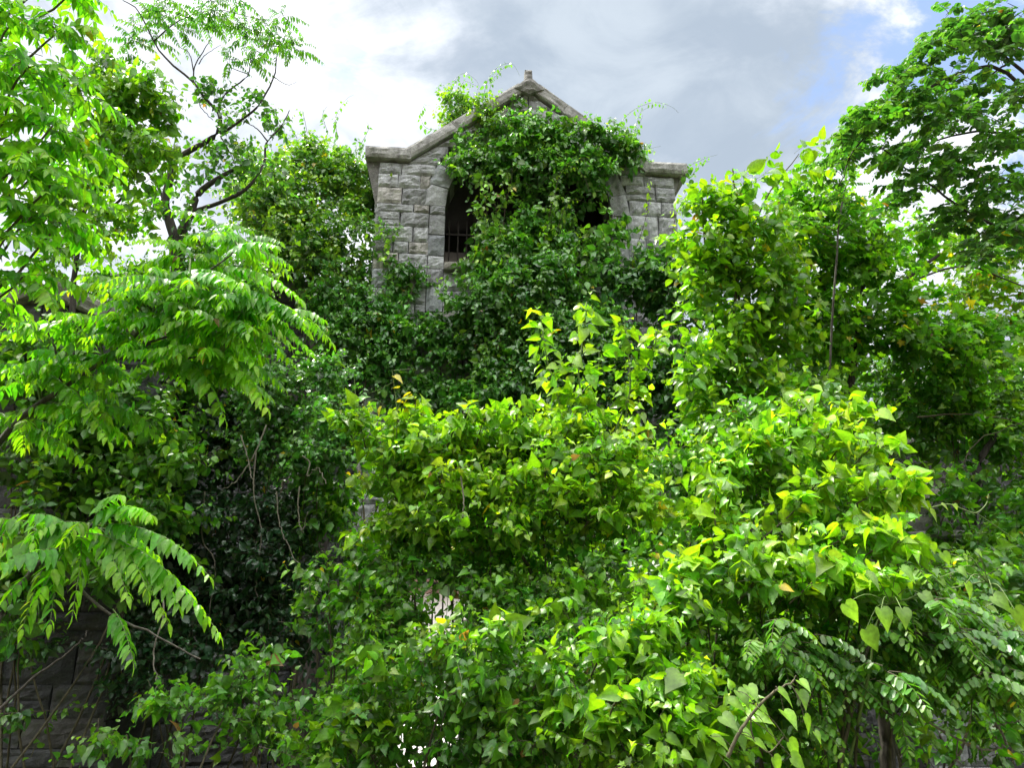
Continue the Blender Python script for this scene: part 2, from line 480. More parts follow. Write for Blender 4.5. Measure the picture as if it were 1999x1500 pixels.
def blob_points(blobs, dens, inner=.35):
    """blobs: (px,py,Y,rx,ry,rdepth[,weight]); yields start points, outward direction, per-blob"""
    Ps, Ds = [], []
    for b in blobs:
        px, py, Y, rx, ry, rd = b[:6]; w = b[6] if len(b) > 6 else 1.0
        s = mpp(px, py, Y); c = at(px, py, Y); R = np.array([rx * s, rd, ry * s * 1.03])
        n = max(3, int(dens * w * 4 * (R[0] * R[2] + .5 * R[1] * (R[0] + R[2]))))
        d = rvec(n)
        front = d[:, 1] > .5
        keep = ~front | (RNG.random(n) < .6); d = d[keep]; n = len(d)
        r = RNG.uniform(inner ** 3, 1, n) ** (1 / 3)
        r = r * (.62 + .8 * clump(c + d * R, 3.2, px * .1))
        Ps.append(c + d * R * r[:, None]); Ds.append(norm(d * np.array([1, 1, 1.])))
    return np.concatenate(Ps), np.concatenate(Ds)


LEAF_SCALE = {'heart': .52, 'ovate': .78, 'lobed': .66}
DENS = {'heart': 2.6, 'ovate': 1.5, 'lobed': 2.0}


def mass(fo, blobs, dens, L, spacing, size, kind, pal, out=.8, upw=.5, rnd=.5, holes=.0, hf=1.2, inner=.35, tonevar=.0, **kw):
    size *= LEAF_SCALE.get(kind, 1); spacing *= LEAF_SCALE.get(kind, 1) ** .5; dens *= DENS.get(kind, 1); L *= .9
    S, D = blob_points(scatter_blobs(blobs), dens, inner)
    if holes > 0:
        k = clump(S, hf * 2, RNG.uniform(0, 9)) > holes; S, D = S[k], D[k]
    D = norm(D * out + UP * upw + rvec(len(S)) * rnd)
    Ls = L * RNG.uniform(.5, 1.3, len(S))
    stray = RNG.random(len(S)) < .15; Ls[stray] *= RNG.uniform(1.5, 2.7, stray.sum())
    tone = np.exp((clump(S, 1.6, RNG.uniform(0, 9)) - .5) * 2 * tonevar) if tonevar else None
    S = S - D * (Ls * .45)[:, None]
    alt = {'heart': 'lobed', 'ovate': 'heart'}.get(kind)
    pick = RNG.random(len(S)) < (.16 if alt else 0)
    for q, kd, f in ((~pick, kind, 1.), (pick, alt, .85)):
        if q.any(): grow(fo, S[q], D[q], Ls[q], spacing, size * f, kd, pal, tone=None if tone is None else tone[q], **kw)


def curve_pts(P, n=14):
    """Catmull-Rom through control points (k,3)"""
    P = np.asarray(P, float); k = len(P)
    if k == 2: return P[0] + (P[1] - P[0]) * np.linspace(0, 1, n)[:, None]
    Q = np.concatenate([[2 * P[0] - P[1]], P, [2 * P[-1] - P[-2]]])
    u = np.linspace(0, k - 1 - 1e-6, n); i = u.astype(int); f = (u - i)[:, None]
    a, b, c, d = Q[i], Q[i + 1], Q[i + 2], Q[i + 3]
    return .5 * (2 * b + (c - a) * f + (2 * a - 5 * b + 4 * c - d) * f ** 2 + (3 * b - a - 3 * c + d) * f ** 3)


def limb(fo, ctrl, r0, r1, n=14, sides=6, jit=.0):
    p = curve_pts(ctrl, n)
    if jit: p = p + RNG.normal(size=p.shape) * jit * np.linspace(0, 1, n)[:, None]
    fo.tubes(p[None], np.linspace(r0, r1, n)[None], sides)
    return p


def px_limb(fo, pts, r0, r1, n=14, sides=6, jit=0.):
    """pts: (px, py, Y) points"""
    return limb(fo, [at(*q) for q in pts], r0, r1, n, sides, jit)


def root_stems(fo, base, blobs, r=.012, spread=.25):
    """woody stems from the root on the ground up into each mass"""
    for b in blobs:
        c = at(b[0], b[1], b[2]); s = np.array(base) + np.append(RNG.normal(size=2) * spread, 0)
        m = s + (c - s) * .5 + np.append(RNG.normal(size=2) * .15, RNG.uniform(-.1, .2)); m[:2] = m[:2] * .6 + c[:2] * .4
        limb(fo, [s, m, c], r, r * .3, 12, 5, .015)


def ground_z(x, y):
    b = .8 / (1 + math.exp(max(-20, min(20, (y - 5.0) * 1.1))))
    return b + .06 * math.sin(x * 1.3 + y * .7) + .05 * math.sin(x * .5 - y * 1.1) + (0 if y < 30 else .0)


# ------------------------------------------------------------------ ground and drive
def build_ground():
    xs = np.unique(np.concatenate([np.linspace(-12, 12, 61), np.array([-400, -150, -60, -30, -18, 18, 30, 60, 150, 400])]))
    ys = np.unique(np.concatenate([np.linspace(-6, 22, 71), np.array([-300, -100, -40, -15, 30, 45, 70, 120, 250, 700])]))
    V = [(x, y, ground_z(x, y)) for y in ys for x in xs]
    nx = len(xs)
    Fc = [(j * nx + i, j * nx + i + 1, (j + 1) * nx + i + 1, (j + 1) * nx + i) for j in range(len(ys) - 1) for i in range(nx - 1)]
    tag(mesh_obj('ground', V, Fc, M_SOIL, None, None, True), kind='structure')
    V = []; Fc = []
    for j, y in enumerate(np.linspace(12.6, 40, 40)):
        for i in range(9):
            x = -2.6 + 5.6 * i / 8 + .1 * math.sin(y * .8) + (y - 10) * .06 * (-1)
            V.append((x, y, ground_z(x, y) + .03 + .02))
    Fc = [(j * 9 + i, j * 9 + i + 1, (j + 1) * 9 + i + 1, (j + 1) * 9 + i) for j in range(39) for i in range(8)]
    tag(mesh_obj('drive', V, Fc, M_DRIVE, None, None, True), kind='structure')


build_ground()

# ------------------------------------------------------------------ masonry


class Masonry:
    """rock-faced blocks: local frame u (along), y (depth, front at y=0 going +), z"""
    def __init__(self, seed=1):
        self.V = []; self.F = []; self.C = []; self.n = 0; self.r = random.Random(seed)

    def color(self):
        g = self.r.gauss(1, .13); w = self.r.random()
        b = (.40, .41, .415) if w < .78 else ((.41, .395, .365) if w < .88 else (.33, .35, .365))
        return tuple(max(.06, c * g) for c in b)

    def quad_block(self, c4, y0, y1, bulge=.025, gap=.007, nu=9, nz=6, col=None, rough=.022):
        """c4: four (u,z) corners anticlockwise seen from the front; front face roughly at y0 (towards viewer = smaller y), back y1"""
        c = np.array(c4, float); ctr = c.mean(0)
        size = np.linalg.norm(c - ctr, axis=1).mean()
        c = ctr + (c - ctr) * (1 - gap / max(size, .02))
        c = c + np.array([[self.r.uniform(-.006, .006), self.r.uniform(-.006, .006)] for _ in range(4)])
        col = col or self.color()
        o = self.n; sx = self.r.uniform(0, 50)
        for j in range(nz + 1):
            for i in range(nu + 1):
                a, b = i / nu, j / nz
                p = c[0] * (1 - a) * (1 - b) + c[1] * a * (1 - b) + c[2] * a * b + c[3] * (1 - a) * b
                ed = min(1, 7 * min(a, 1 - a)) * min(1, 5 * min(b, 1 - b))
                nv = mnoise.noise((p[0] * 6 + sx, p[1] * 8, sx * .3)) * .7 + .8 * mnoise.noise((p[0] * 16, p[1] * 19 + sx, 2.))
                y = y0 - bulge * (ed ** .6) * (.75 + .8 * nv) - rough * nv * .6 + (.008 if ed <= 0 else 0)
                self.V.append((p[0], y, p[1])); self.C.append(col)
        w = nu + 1
        for j in range(nz):
            for i in range(nu):
                self.F.append((o + j * w + i, o + j * w + i + 1, o + (j + 1) * w + i + 1, o + (j + 1) * w + i))
        # sides
        per = [(i, 0) for i in range(nu)] + [(nu, j) for j in range(nz)] + [(nu - i, nz) for i in range(nu)] + [(0, nz - j) for j in range(nz)]
        ids = [o + j * w + i for i, j in per]
        b0 = len(self.V)
        for k in ids:
            v = self.V[k]; self.V.append((v[0], y1, v[2])); self.C.append(col)
        m = len(ids)
        for k in range(m):
            self.F.append((ids[(k + 1) % m], ids[k], b0 + k, b0 + (k + 1) % m))
        self.F.append(tuple(b0 + k for k in range(m)))
        self.n = len(self.V)

    def courses(self, u0, u1, z0, z1, y0=0, y1=.12, h=.27, wmin=.28, wmax=.75, ok=None, clip=None, bulge=.028):
        z = z0
        while z < z1 - .06:
            hh = h * self.r.uniform(.72, 1.2)
            if z1 - z - hh < .1: hh = z1 - z
            hh = min(hh, z1 - z)
            lo, hi = (u0, u1) if clip is None else clip(z, z + hh)
            u = lo
            while u < hi - .04:
                ww = self.r.uniform(wmin, wmax)
                if hi - u - ww < wmin * .6: ww = hi - u
                ww = min(ww, hi - u)
                if ok is None or ok(u, z, u + ww, z + hh):
                    if hh > .24 and self.r.random() < .16 and ww > .3:
                        zz = z + hh * self.r.uniform(.4, .6)
                        self.quad_block([(u, z), (u + ww, z), (u + ww, zz), (u, zz)], y0, y1, bulge)
                        self.quad_block([(u, zz), (u + ww, zz), (u + ww, z + hh), (u, z + hh)], y0, y1, bulge)
                    else:
                        self.quad_block([(u, z), (u + ww, z), (u + ww, z + hh), (u, z + hh)], y0, y1, bulge)
                u += ww
            z += hh

    def build(self, name, mat, parent, xform=None):
        V = np.array(self.V); V = V if xform is None else xform(V)
        return mesh_obj(name, V, self.F, mat, parent, np.array(self.C), False, world=False)


def prism(pts, y0, y1):
    """extruded polygon (u,z) list anticlockwise from the front -> verts, faces"""
    n = len(pts)
    V = [(u, y0, z) for u, z in pts] + [(u, y1, z) for u, z in pts]
    Fc = [tuple(range(n)), tuple(reversed(range(n, 2 * n)))] + [((i + 1) % n, i, n + i, n + (i + 1) % n) for i in range(n)]
    return V, Fc


def multi(parts):
    V = []; Fc = []
    for v, f in parts:
        o = len(V); V += list(v); Fc += [tuple(i + o for i in q) for q in f]
    return V, Fc


def boxvf(u0, u1, y0, y1, z0, z1):
    return prism([(u0, z0), (u1, z0), (u1, z1), (u0, z1)], y0, y1)


def build_gatehouse():
    g = empty('stone_gatehouse', (.28, 10.03, 0), 'grey granite gatehouse with a pointed gable and a large arched window opening, smothered in vines', 'gatehouse', math.radians(5.3))
    W, DEP = 2.40, 3.0
    R, SPR, SILL = 1.33, 8.46, 7.45
    PR, PSPR = 1.85, 3.2                         # passage below
    # mortar core with both openings: arch polygons
    def arch(cu, r, spr, z0, n=20):
        return [(cu + r * math.cos(a), spr + r * math.sin(a)) for a in np.linspace(0, math.pi, n)]
    parts = []
    T0, T1 = .10, .55

    def shell(y0, y1):
        # side piers, spandrels above passage, band between, window piers, gable over the arch
        q = []
        q.append(boxvf(-W, -PR, y0, y1, -.2, PSPR)); q.append(boxvf(PR, W, y0, y1, -.2, PSPR))
        ar = arch(0, PR, PSPR, 0)
        top = 5.3
        for i in range(len(ar) - 1):
            a, b = ar[i + 1], ar[i]
            q.append(prism([a, b, (b[0], top), (a[0], top)], y0, y1))
        q.append(boxvf(-W, -PR, y0, y1, PSPR, top)); q.append(boxvf(PR, W, y0, y1, PSPR, top))
        q.append(boxvf(-W, W, y0, y1, top, SILL - .12))
        q.append(boxvf(-W, -R, y0, y1, SILL - .12, 9.3)); q.append(boxvf(R, W, y0, y1, SILL - .12, 9.3))
        ar = arch(0, R, SPR, 0)
        for i in range(len(ar) - 1):
            a, b = ar[i + 1], ar[i]
            q.append(prism([a, b, (b[0], 9.9 if False else max(b[1], 9.3) + .0), (a[0], max(a[1], 9.3))], y0, y1) if max(a[1], b[1]) < 9.3 else
                     prism([a, b, (b[0], b[1] + .02), (a[0], a[1] + .02)], y0, y1))
        # gable above 9.3 and outside the arch
        def gz(u): return 10.78 - abs(u) * (10.78 - 9.3) / 1.95
        us = np.linspace(-1.93, 1.93, 41)
        for a, b in zip(us[:-1], us[1:]):
            def lo(u): return max(9.3, SPR + math.sqrt(max(0, R * R - u * u)) if abs(u) < R else 9.3)
            if gz(a) - lo(a) > .005 or gz(b) - lo(b) > .005:
                q.append(prism([(a, lo(a)), (b, lo(b)), (b, max(gz(b), lo(b))), (a, max(gz(a), lo(a)))], y0, y1))
        return q
    parts += shell(T0, T1)
    B0, B1 = DEP - .45, DEP
    for q in ((-W, -1.9, -.2, 9.3), (-1.9, -1.45, 2.9, 9.3), (-.75, 1.45, -.2, 4.4), (-1.45, -.75, 2.9, 4.4), (1.45, W, -.2, 9.3), (-1.45, 1.45, 5.9, 8.4), (-.75, 1.45, 8.4, 9.3), (-1.45, -.75, 9.0, 9.3), (-1.45, 1.45, 4.4, 5.9)):
        parts.append(boxvf(q[0], q[1], B0, B1, q[2], q[3]))
    parts.append(prism([(-W, 9.3), (W, 9.3), (0, 10.6)], B0, B1))
    parts.append(boxvf(-W + .45, W - .45, T1, B0, 9.32, 9.4))
    parts.append(boxvf(-W, -W + .45, T1, DEP - .45, -.2, 9.3)); parts.append(boxvf(W - .45, W, T1, DEP - .45, -.2, 9.3))
    parts.append(boxvf(-W + .45, W - .45, T1, DEP - .45, 5.6, 5.9))      # floor over the passage
    V, Fc = multi(parts)
    mesh_obj('core', V, Fc, M_MORTAR, g, None, False, world=False)

    m = Masonry(3)
    inwin = lambda u, z, r=R: (abs(u) < r and SILL - .12 < z < SPR) or (z >= SPR and math.hypot(u, z - SPR) < r)
    inpass = lambda u, z, r=PR: (abs(u) < r and z < PSPR) or (z >= PSPR and math.hypot(u, z - PSPR) < r)

    # dressed jambs of the window carried down to a band, both sides
    JW = .25
    for s in (-1, 1):
        z = 5.35; k = 0
        while z < SPR - .02:
            hh = min(m.r.choice([.22, .3, .36, .42]), SPR - z)
            a, b = (-R - JW, -R) if s < 0 else (R, R + JW)
            m.quad_block([(a, z), (b, z), (b, z + hh), (a, z + hh)], .0, .12 if z < SILL - .12 else .56, .02, .008, 4, 5)
            z += hh
    # arch ring
    na = 13
    an = np.linspace(0, math.pi, na + 1)
    for a, b in zip(an[:-1], an[1:]):
        r2 = R + JW * m.r.uniform(1.0, 1.5)
        pt = lambda r, t: (r * math.cos(t), SPR + r * math.sin(t))
        def capz(p):
            gl = 10.74 - abs(p[0]) * .76
            return (p[0], min(p[1], gl))
        m.quad_block([pt(R, a), capz(pt(r2, a)), capz(pt(r2, b)), pt(R, b)], .0, .56, .022, .008, 4, 5)
    # piers beside the window
    for s in (-1, 1):
        lo, hi = (-W, -R - JW) if s < 0 else (R + JW, W)
        m.courses(lo, hi, 5.35, SPR, 0, .12, .27, .22, .62)

        def clip(z0, z1, s=s):
            zc = (z0 + z1) / 2
            ex = math.sqrt(max(0, (R + JW * 1.2) ** 2 - (zc - SPR) ** 2)) if zc - SPR < R + JW else 0
            return (-W, -ex) if s < 0 else (ex, W)
        m.courses(0, 0, SPR, 9.2, 0, .12, .25, .22, .6, clip=clip)

        z = 9.2
        while z < 10.62:
            h = min(m.r.uniform(.13, .22), 10.66 - z)
            if h < .05: break
            zc = z + h / 2
            ex = math.sqrt(max(0, (R + JW * 1.25) ** 2 - (zc - SPR) ** 2)) if zc - SPR < R + JW * 1.25 else 0
            g0, g1 = (10.70 - z) / .765, max(.0, (10.70 - z - h) / .765)
            u = ex
            while u < g0 - .05:
                w = m.r.uniform(.25, .5)
                if g1 - u - w < .15: w = max(g0, g1) - u
                e0, e1 = min(u + w, g0), min(u + w, g1)
                q = [(u, z), (e0, z), (max(e1, u + .01), z + h), (min(u, max(e1, .0)), z + h)]
                if s < 0: q = [(-a, b_) for a, b_ in (q[1], q[0], q[3], q[2])]
                m.quad_block(q, .0, .12, .02, .006, 7, 4)
                u += w
            z += h
    # below the sill between the jambs, then over and beside the passage
    m.courses(-R, R, 5.35, SILL - .12, .01, .12, .3, .3, .7)
    m.courses(-W, W, 4.95, 5.35, 0, .12, .3, .4, .8, ok=lambda a, z, b, zz: not (inpass((a + b) / 2, z + .05, PR + .3)))
    for a, b in zip(np.linspace(0, math.pi, 16)[:-1], np.linspace(0, math.pi, 16)[1:]):
        pt = lambda r, t: (r * math.cos(t), PSPR + r * math.sin(t))
        m.quad_block([pt(PR, a), pt(PR + .34, a), pt(PR + .34, b), pt(PR, b)], -.01, .56, .03, .01, 4, 4)
    for s in (-1, 1):
        def clip3(z0, z1, s=s):
            zc = (z0 + z1) / 2
            ex = PR if zc < PSPR else (math.sqrt(max(0, (PR + .34) ** 2 - (zc - PSPR) ** 2)) if zc - PSPR < PR + .34 else 0)
            return (-W, -ex) if s < 0 else (ex, W)
        m.courses(0, 0, -.1, 4.95, 0, .12, .3, .3, .7, clip=clip3)
    m.build('stonework', M_STONE, g)
    # side faces (left and right) in the same courses
    for s, nm in ((-1, 'side_stonework'), (1, 'side_stonework')):
        k = Masonry(11 + s)
        k.courses(0.1, DEP, -.1, 9.2, 0, .08, .27, .3, .7)
        if s < 0: xf = lambda V: np.stack([-W + V[:, 1] - .02, DEP + .1 - V[:, 0], V[:, 2]], 1)
        else: xf = lambda V: np.stack([W - V[:, 1] + .02, V[:, 0], V[:, 2]], 1)
        k.build(nm, M_STONE, g, xf)
    # flat shoulder caps, corbels, raking copings, apex stone and knob
    for s in (-1, 1):
        k = Masonry(20 + s)
        a, b = (-2.62, -1.90) if s < 0 else (1.90, 2.62)
        k.quad_block([(a, 9.23), (b, 9.23), (b, 9.43), (a, 9.43)], -.09, DEP + .1, .02, .002, 9, 4, (.40, .395, .375), .006)
        k.build('shoulder_cap', M_CAP, g)
        V, Fc = prism([(-W - .20, 9.21), (-W - .02, 8.45), (-W + .1, 8.45), (-W + .1, 9.21)] if s < 0 else
                      [(W - .1, 8.95), (W + .02, 8.95), (W + .12, 9.21), (W - .1, 9.21)], .03, .5)
        mesh_obj('corbel', V, Fc, M_CAP, g, np.tile((.19, .185, .17), (len(V), 1)), False, world=False)
        k = Masonry(30 + s)
        # three coping stones up the rake, underside 9.24->10.70, thickness .2
        e0 = np.array([1.93, 9.24]); e1 = np.array([.06, 10.69]); d = (e1 - e0) / np.linalg.norm(e1 - e0); nn = np.array([-d[1], d[0]]) * -1
        if nn[1] < 0: nn = -nn
        cuts = [0, .41, .74, 1]
        for c0, c1 in zip(cuts[:-1], cuts[1:]):
            p0, p1 = e0 + (e1 - e0) * c0, e0 + (e1 - e0) * c1
            q = [p0, p0 + nn * .185, p1 + nn * .185, p1]
            if s < 0: q = [np.array([-x[0], x[1]]) for x in q]; q = [q[1], q[0], q[3], q[2]]; q = [q[1], q[2], q[3], q[0]]; q = [q[0], q[1], q[2], q[3]]
            if s > 0: q = [q[0], q[1], q[2], q[3]]
            k.quad_block([tuple(x) for x in q], -.08, .6, .018, .003, 12, 4, (.40, .395, .375), .006)
        k.build('raking_coping', M_CAP, g)
    k = Masonry(41)
    k.quad_block([(-.25, 10.70), (0, 10.60), (.25, 10.70), (.0, 10.97)], -.11, .62, .02, .002, 5, 5, (.22, .215, .20))
    k.quad_block([(-.07, 10.90), (.07, 10.90), (.06, 11.16), (-.06, 11.16)], -.02, .12, .025, .002, 5, 5, (.22, .215, .20))
    k.build('finial', M_CAP, g)
    k = Masonry(42)
    for a, b in ((-R, -.62), (-.62, .3), (.3, R)):
        k.quad_block([(a, SILL - .13), (b, SILL - .13), (b, SILL), (a, SILL)], -.1, .56, .02, .003, 10, 3, (.25, .235, .20))
    k.build('sill', M_CAP, g)
    # roof planes behind the gable
    V = []; Fc = []
    for s in (-1, 1):
        o = len(V)
        V += [(s * 2.35, .5, 9.25), (0, .5, 10.72), (0, DEP, 10.72), (s * 2.35, DEP, 9.25), (s * 2.35, .5, 9.15), (0, .5, 10.62), (0, DEP, 10.62), (s * 2.35, DEP, 9.15)]
        Fc += [(o, o + 1, o + 2, o + 3), (o + 4, o + 7, o + 6, o + 5), (o, o + 4, o + 5, o + 1), (o + 3, o + 2, o + 6, o + 7), (o, o + 3, o + 7, o + 4)]
    mesh_obj('roof', V, Fc, M_TILE, g, None, False, world=False)
    return g


GATE = build_gatehouse()


def gate_pt(u, y, z):
    a = GATE.rotation_euler[2]; o = GATE.location
    return np.array([o[0] + u * math.cos(a) - y * math.sin(a), o[1] + u * math.sin(a) + y * math.cos(a), z])


def build_wings():
    """low ashlar walls running out from both sides of the gatehouse"""
    for s, lab in ((-1, 'dark ashlar wing wall running left from the gatehouse under heavy vines'), (1, 'dark ashlar wing wall running right from the gatehouse behind saplings')):
        base = gate_pt(s * 2.45, .7, 0)
        w = empty('wing_wall', base, lab, 'wall', GATE.rotation_euler[2])
        Lw, H = (4.2, 7.2) if s < 0 else (6.5, 4.9)
        a, b = (-Lw, 0) if s < 0 else (0, Lw)
        V, Fc = boxvf(a, b, .1, .6, -.2, H)
        mesh_obj('core', V, Fc, M_MORTAR, w, None, False, world=False)
        m = Masonry(50 + s); m.courses(a, b, -.1, H, 0, .12, .3, .35, .8)
        m.build('stonework', M_SHADESTONE, w)
        k = Masonry(60 + s)
        x = a
        while x < b - .1:
            ww = min(k.r.uniform(.8, 1.2), b - x); k.quad_block([(x, H), (x + ww, H), (x + ww, H + .16), (x, H + .16)], -.1, .7, .03, .004, 8, 3, (.2, .195, .175)); x += ww
        k.build('coping', M_CAP, w)


build_wings()


def build_piers():
    # gable-topped pier at the left edge
    apex = at(100, 580, 7.0)
    base = (apex[0] + .12, 6.75, 0)
    p = empty('gabled_pier', base, 'broad granite pier at the left edge, dark bare blocks showing at its foot', 'pier', 0)
    hw, top = 1.28, 4.95
    V, Fc = multi([boxvf(-hw + .02, hw - .02, .08, 1.5, -.2, top - .02), prism([(-hw + .02, top - .02), (hw - .02, top - .02), (0, apex[2] - .12)], .08, 1.5)])
    mesh_obj('core', V, Fc, M_MORTAR, p, None, False, world=False)
    m = Masonry(71); m.courses(-hw, hw, -.1, top, 0, .12, .33, .5, 1.0, bulge=.02)
    m.courses(0, 0, top, apex[2] - .2, 0, .12, .22, .3, .6, clip=lambda a, b: (-hw * (1 - (b - top) / (apex[2] - top)), hw * (1 - (b - top) / (apex[2] - top))))
    m.build('stonework', M_SHADESTONE, p)
    for s in (-1, 1):
        k = Masonry(72 + s); k.courses(0, 1.5, -.1, top, 0, .1, .34, .4, .8, bulge=.02)
        xf = (lambda V: np.stack([hw - V[:, 1] + .02, V[:, 0], V[:, 2]], 1)) if s > 0 else (lambda V: np.stack([-hw + V[:, 1] - .02, 1.5 - V[:, 0], V[:, 2]], 1))
        k.build('side_stonework', M_SHADESTONE, p, xf)
        k = Masonry(75 + s)
        e0 = np.array([hw + .12, top - .1]); e1 = np.array([0., apex[2] - .1]); d = (e1 - e0) / np.linalg.norm(e1 - e0); nn = np.array([d[1], -d[0]])
        if nn[1] < 0: nn = -nn
        for c0, c1 in ((0, .5), (.5, 1)):
            p0, p1 = e0 + (e1 - e0) * c0, e0 + (e1 - e0) * c1
            q = [p0, p0 + nn * .17, p1 + nn * .17, p1]
            if s < 0: q = [np.array([-x[0], x[1]]) for x in (q[0], q[3], q[2], q[1])]
            k.quad_block([tuple(x) for x in q], -.12, 1.6, .025, .004, 8, 4, (.33, .32, .29))
        k.build('raking_coping', M_CAP, p)
    # smaller pier on the right with a projecting ledge and a pointed cap
    c = at(1795, 985, 8.6)
    p = empty('capped_pier', (c[0], 8.5, 0), 'pale granite pier with ledge and pyramid cap among thickets at the right', 'pier', math.radians(-4))
    zl = at(1795, 1043, 8.5)[2]
    m = Masonry(81); m.courses(-.36, .36, -.1, zl - .08, 0, .12, .3, .3, .6)
    V, Fc = boxvf(-.34, .34, .08, .7, -.2, zl - .1)
    mesh_obj('core', V, Fc, M_MORTAR, p, None, False, world=False)
    m.build('stonework', M_STONE, p)
    k = Masonry(82); k.quad_block([(-.44, zl - .07), (.44, zl - .07), (.44, zl + .03), (-.44, zl + .03)], -.08, .8, .02, .002, 8, 3, (.34, .33, .31))
    k.build('ledge', M_CAP, p)
    k = Masonry(83); k.quad_block([(-.3, zl + .04), (.3, zl + .04), (.28, zl + .42), (-.28, zl + .42)], .04, .62, .03, .002, 6, 4, (.30, .29, .27))
    V = [(-.3, .0, zl + .42), (.3, .0, zl + .42), (.3, .66, zl + .42), (-.3, .66, zl + .42), (.04, .3, zl + .86)]
    k.build('block', M_STONE, p)
    mesh_obj('cap', V, [(0, 1, 4), (1, 2, 4), (2, 3, 4), (3, 0, 4), (3, 2, 1, 0)], M_CAP, p, np.tile((.33, .31, .28), (5, 1)), False, world=False)


build_piers()


def build_small():
    # iron railing standing in the arched window
    a = gate_pt(0, .38, 7.45)
    r = empty('iron_railing', a, 'dark iron railing with spiked bars standing in the arched window', 'railing', GATE.rotation_euler[2])
    ps = []
    for i, x in enumerate(np.linspace(-1.26, 1.26, 19)):
        ps.append(boxvf(x - .011, x + .011, -.011, .011, 0, .86))
        ps.append(([(x - .028, 0, .86), (x, -.012, .86), (x + .028, 0, .86), (x, .012, .86), (x, 0, .99)], [(0, 1, 4), (1, 2, 4), (2, 3, 4), (3, 0, 4), (3, 2, 1, 0)]))
    mesh_obj('bars', *multi(ps), M_IRON, r, None, False, world=False)
    for z in (.08, .7): mesh_obj('rail', *boxvf(-1.32, 1.32, -.018, -.0115, z, z + .035), M_IRON, r, None, False, world=False)
    # blue sheet behind it
    b = gate_pt(-1.25, .62, 7.46)
    V = []; Fc = []
    rr = random.Random(3)
    for j in range(7):
        for i in range(7):
            x = i / 6 * .22; z = j / 6 * .26
            V.append((x * (1 - .5 * j / 6), .03 * math.sin(i * 1.9 + j) + .03 * rr.random() + .04 * j / 6, z + .02 * math.sin(i * 2.2)))
    n = len(V); V += [(v[0], v[1] + .006, v[2]) for v in V]
    for j in range(6):
        for i in range(6):
            q = (j * 7 + i, j * 7 + i + 1, j * 7 + i + 8, j * 7 + i + 7); Fc.append(q); Fc.append(tuple(n + k for k in reversed(q)))
    o = mesh_obj('blue_sheet', np.array(V), Fc, M_BLUE, None, None, True)
    o.location = tuple(b); o.rotation_euler = (0, 0, .1)
    tag(o, 'crumpled scrap of blue plastic sheet in the lower left corner of the arched window', 'plastic sheet')
    # iron gate leaf in the passage
    c = gate_pt(-.9, 1.2, .0)
    r = empty('iron_gate', c, 'dark iron bar gate standing in the passage, against the bright gap low in the greenery', 'gate', GATE.rotation_euler[2])
    ps = []
    for x in np.linspace(-.9, .9, 13): ps.append(boxvf(x - .012, x + .012, -.012, .012, .1, 3.0))
    mesh_obj('bars', *multi(ps), M_IRON, r, None, False, world=False)
    for z in (.2, 1.5, 2.75): mesh_obj('rail', *boxvf(-.93, .93, -.03, -.0125, z, z + .05), M_IRON, r, None, False, world=False)
    # pale house far beyond, seen through the openings
    h = empty('far_house', (-5.5, 34, 0), 'pale plastered house glimpsed through the gate passage', 'house', .05)
    mesh_obj('wall', *boxvf(-6, 6, 0, 7, -.3, 3.1), M_PLASTER, h, None, False, world=False)
    mesh_obj('roof', *prism([(-6.4, 3.11), (6.4, 3.11), (5.2, 4.3), (-5.2, 4.3)], -.4, 7.4), M_TILE, h, None, False, world=False)


build_small()

# ------------------------------------------------------------------ plants
# leaf colours (albedo): (mature, young)
P_IVY = ((.050, .165, .026), (.16, .37, .028))
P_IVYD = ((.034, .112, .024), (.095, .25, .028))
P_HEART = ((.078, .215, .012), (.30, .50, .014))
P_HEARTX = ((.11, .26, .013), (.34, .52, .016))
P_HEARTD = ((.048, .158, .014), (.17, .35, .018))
P_AIL = ((.078, .24, .014), (.29, .52, .016))
P_LOC = ((.038, .13, .02), (.15, .33, .022))
P_LOB = ((.070, .20, .016), (.23, .42, .018))


def sprays(fo, items, size, pal, kind='heart', lean=(.35, -.1, 0), n=16, Ls=.2, r=.006, spread=1.0, sp=.05):
    """long shoots (start px, tip px, Y) with short leafy side shoots, leaning with the breeze"""
    for (x0, y0, x1, y1, Y) in items:
        a, c = at(x0, y0, Y + .15), at(x1, y1, Y)
        m = (a + c) / 2 + np.array([RNG.normal() * .05, -.04, .06])
        p = limb(fo, [a, m, c], r, r * .35, 22, 5, .003)
        i = np.linspace(2, 21, n).astype(int); tg = norm(np.gradient(p, axis=0))[i]
        th = np.arange(n) * 2.4
        D = np.stack([np.cos(th), np.sin(th) * .8, np.full(n, .35)], 1) * spread + tg * .5 + np.array(lean)
        grow(fo, p[i], D, Ls * RNG.uniform(.6, 1.15, n) * np.linspace(1.15, .5, n), sp, size, kind, pal, droop=.25, hang=.45, young=1.1)


def plant(name, base, label, cat, build, leaf_m, stem_m=M_TWIG, leaf_name='foliage', stem_name='stem', group=None, trunk=None):
    b = list(base); b[2] = ground_z(b[0], b[1]) if len(b) < 3 or b[2] is None else b[2]
    e = empty(name, b, label, cat, 0, group)
    fo = Foliage()
    tk = Foliage()
    build(fo, tk, np.array(b, float))
    fo.build_leaves(leaf_name, leaf_m, e)
    fo.build_stems(stem_name, stem_m, e)
    tk.build_stems('trunk', trunk or M_BARK, e)
    global NLEAF
    NLEAF += sum(x[3] for x in fo.lv)
    return e


NLEAF = 0


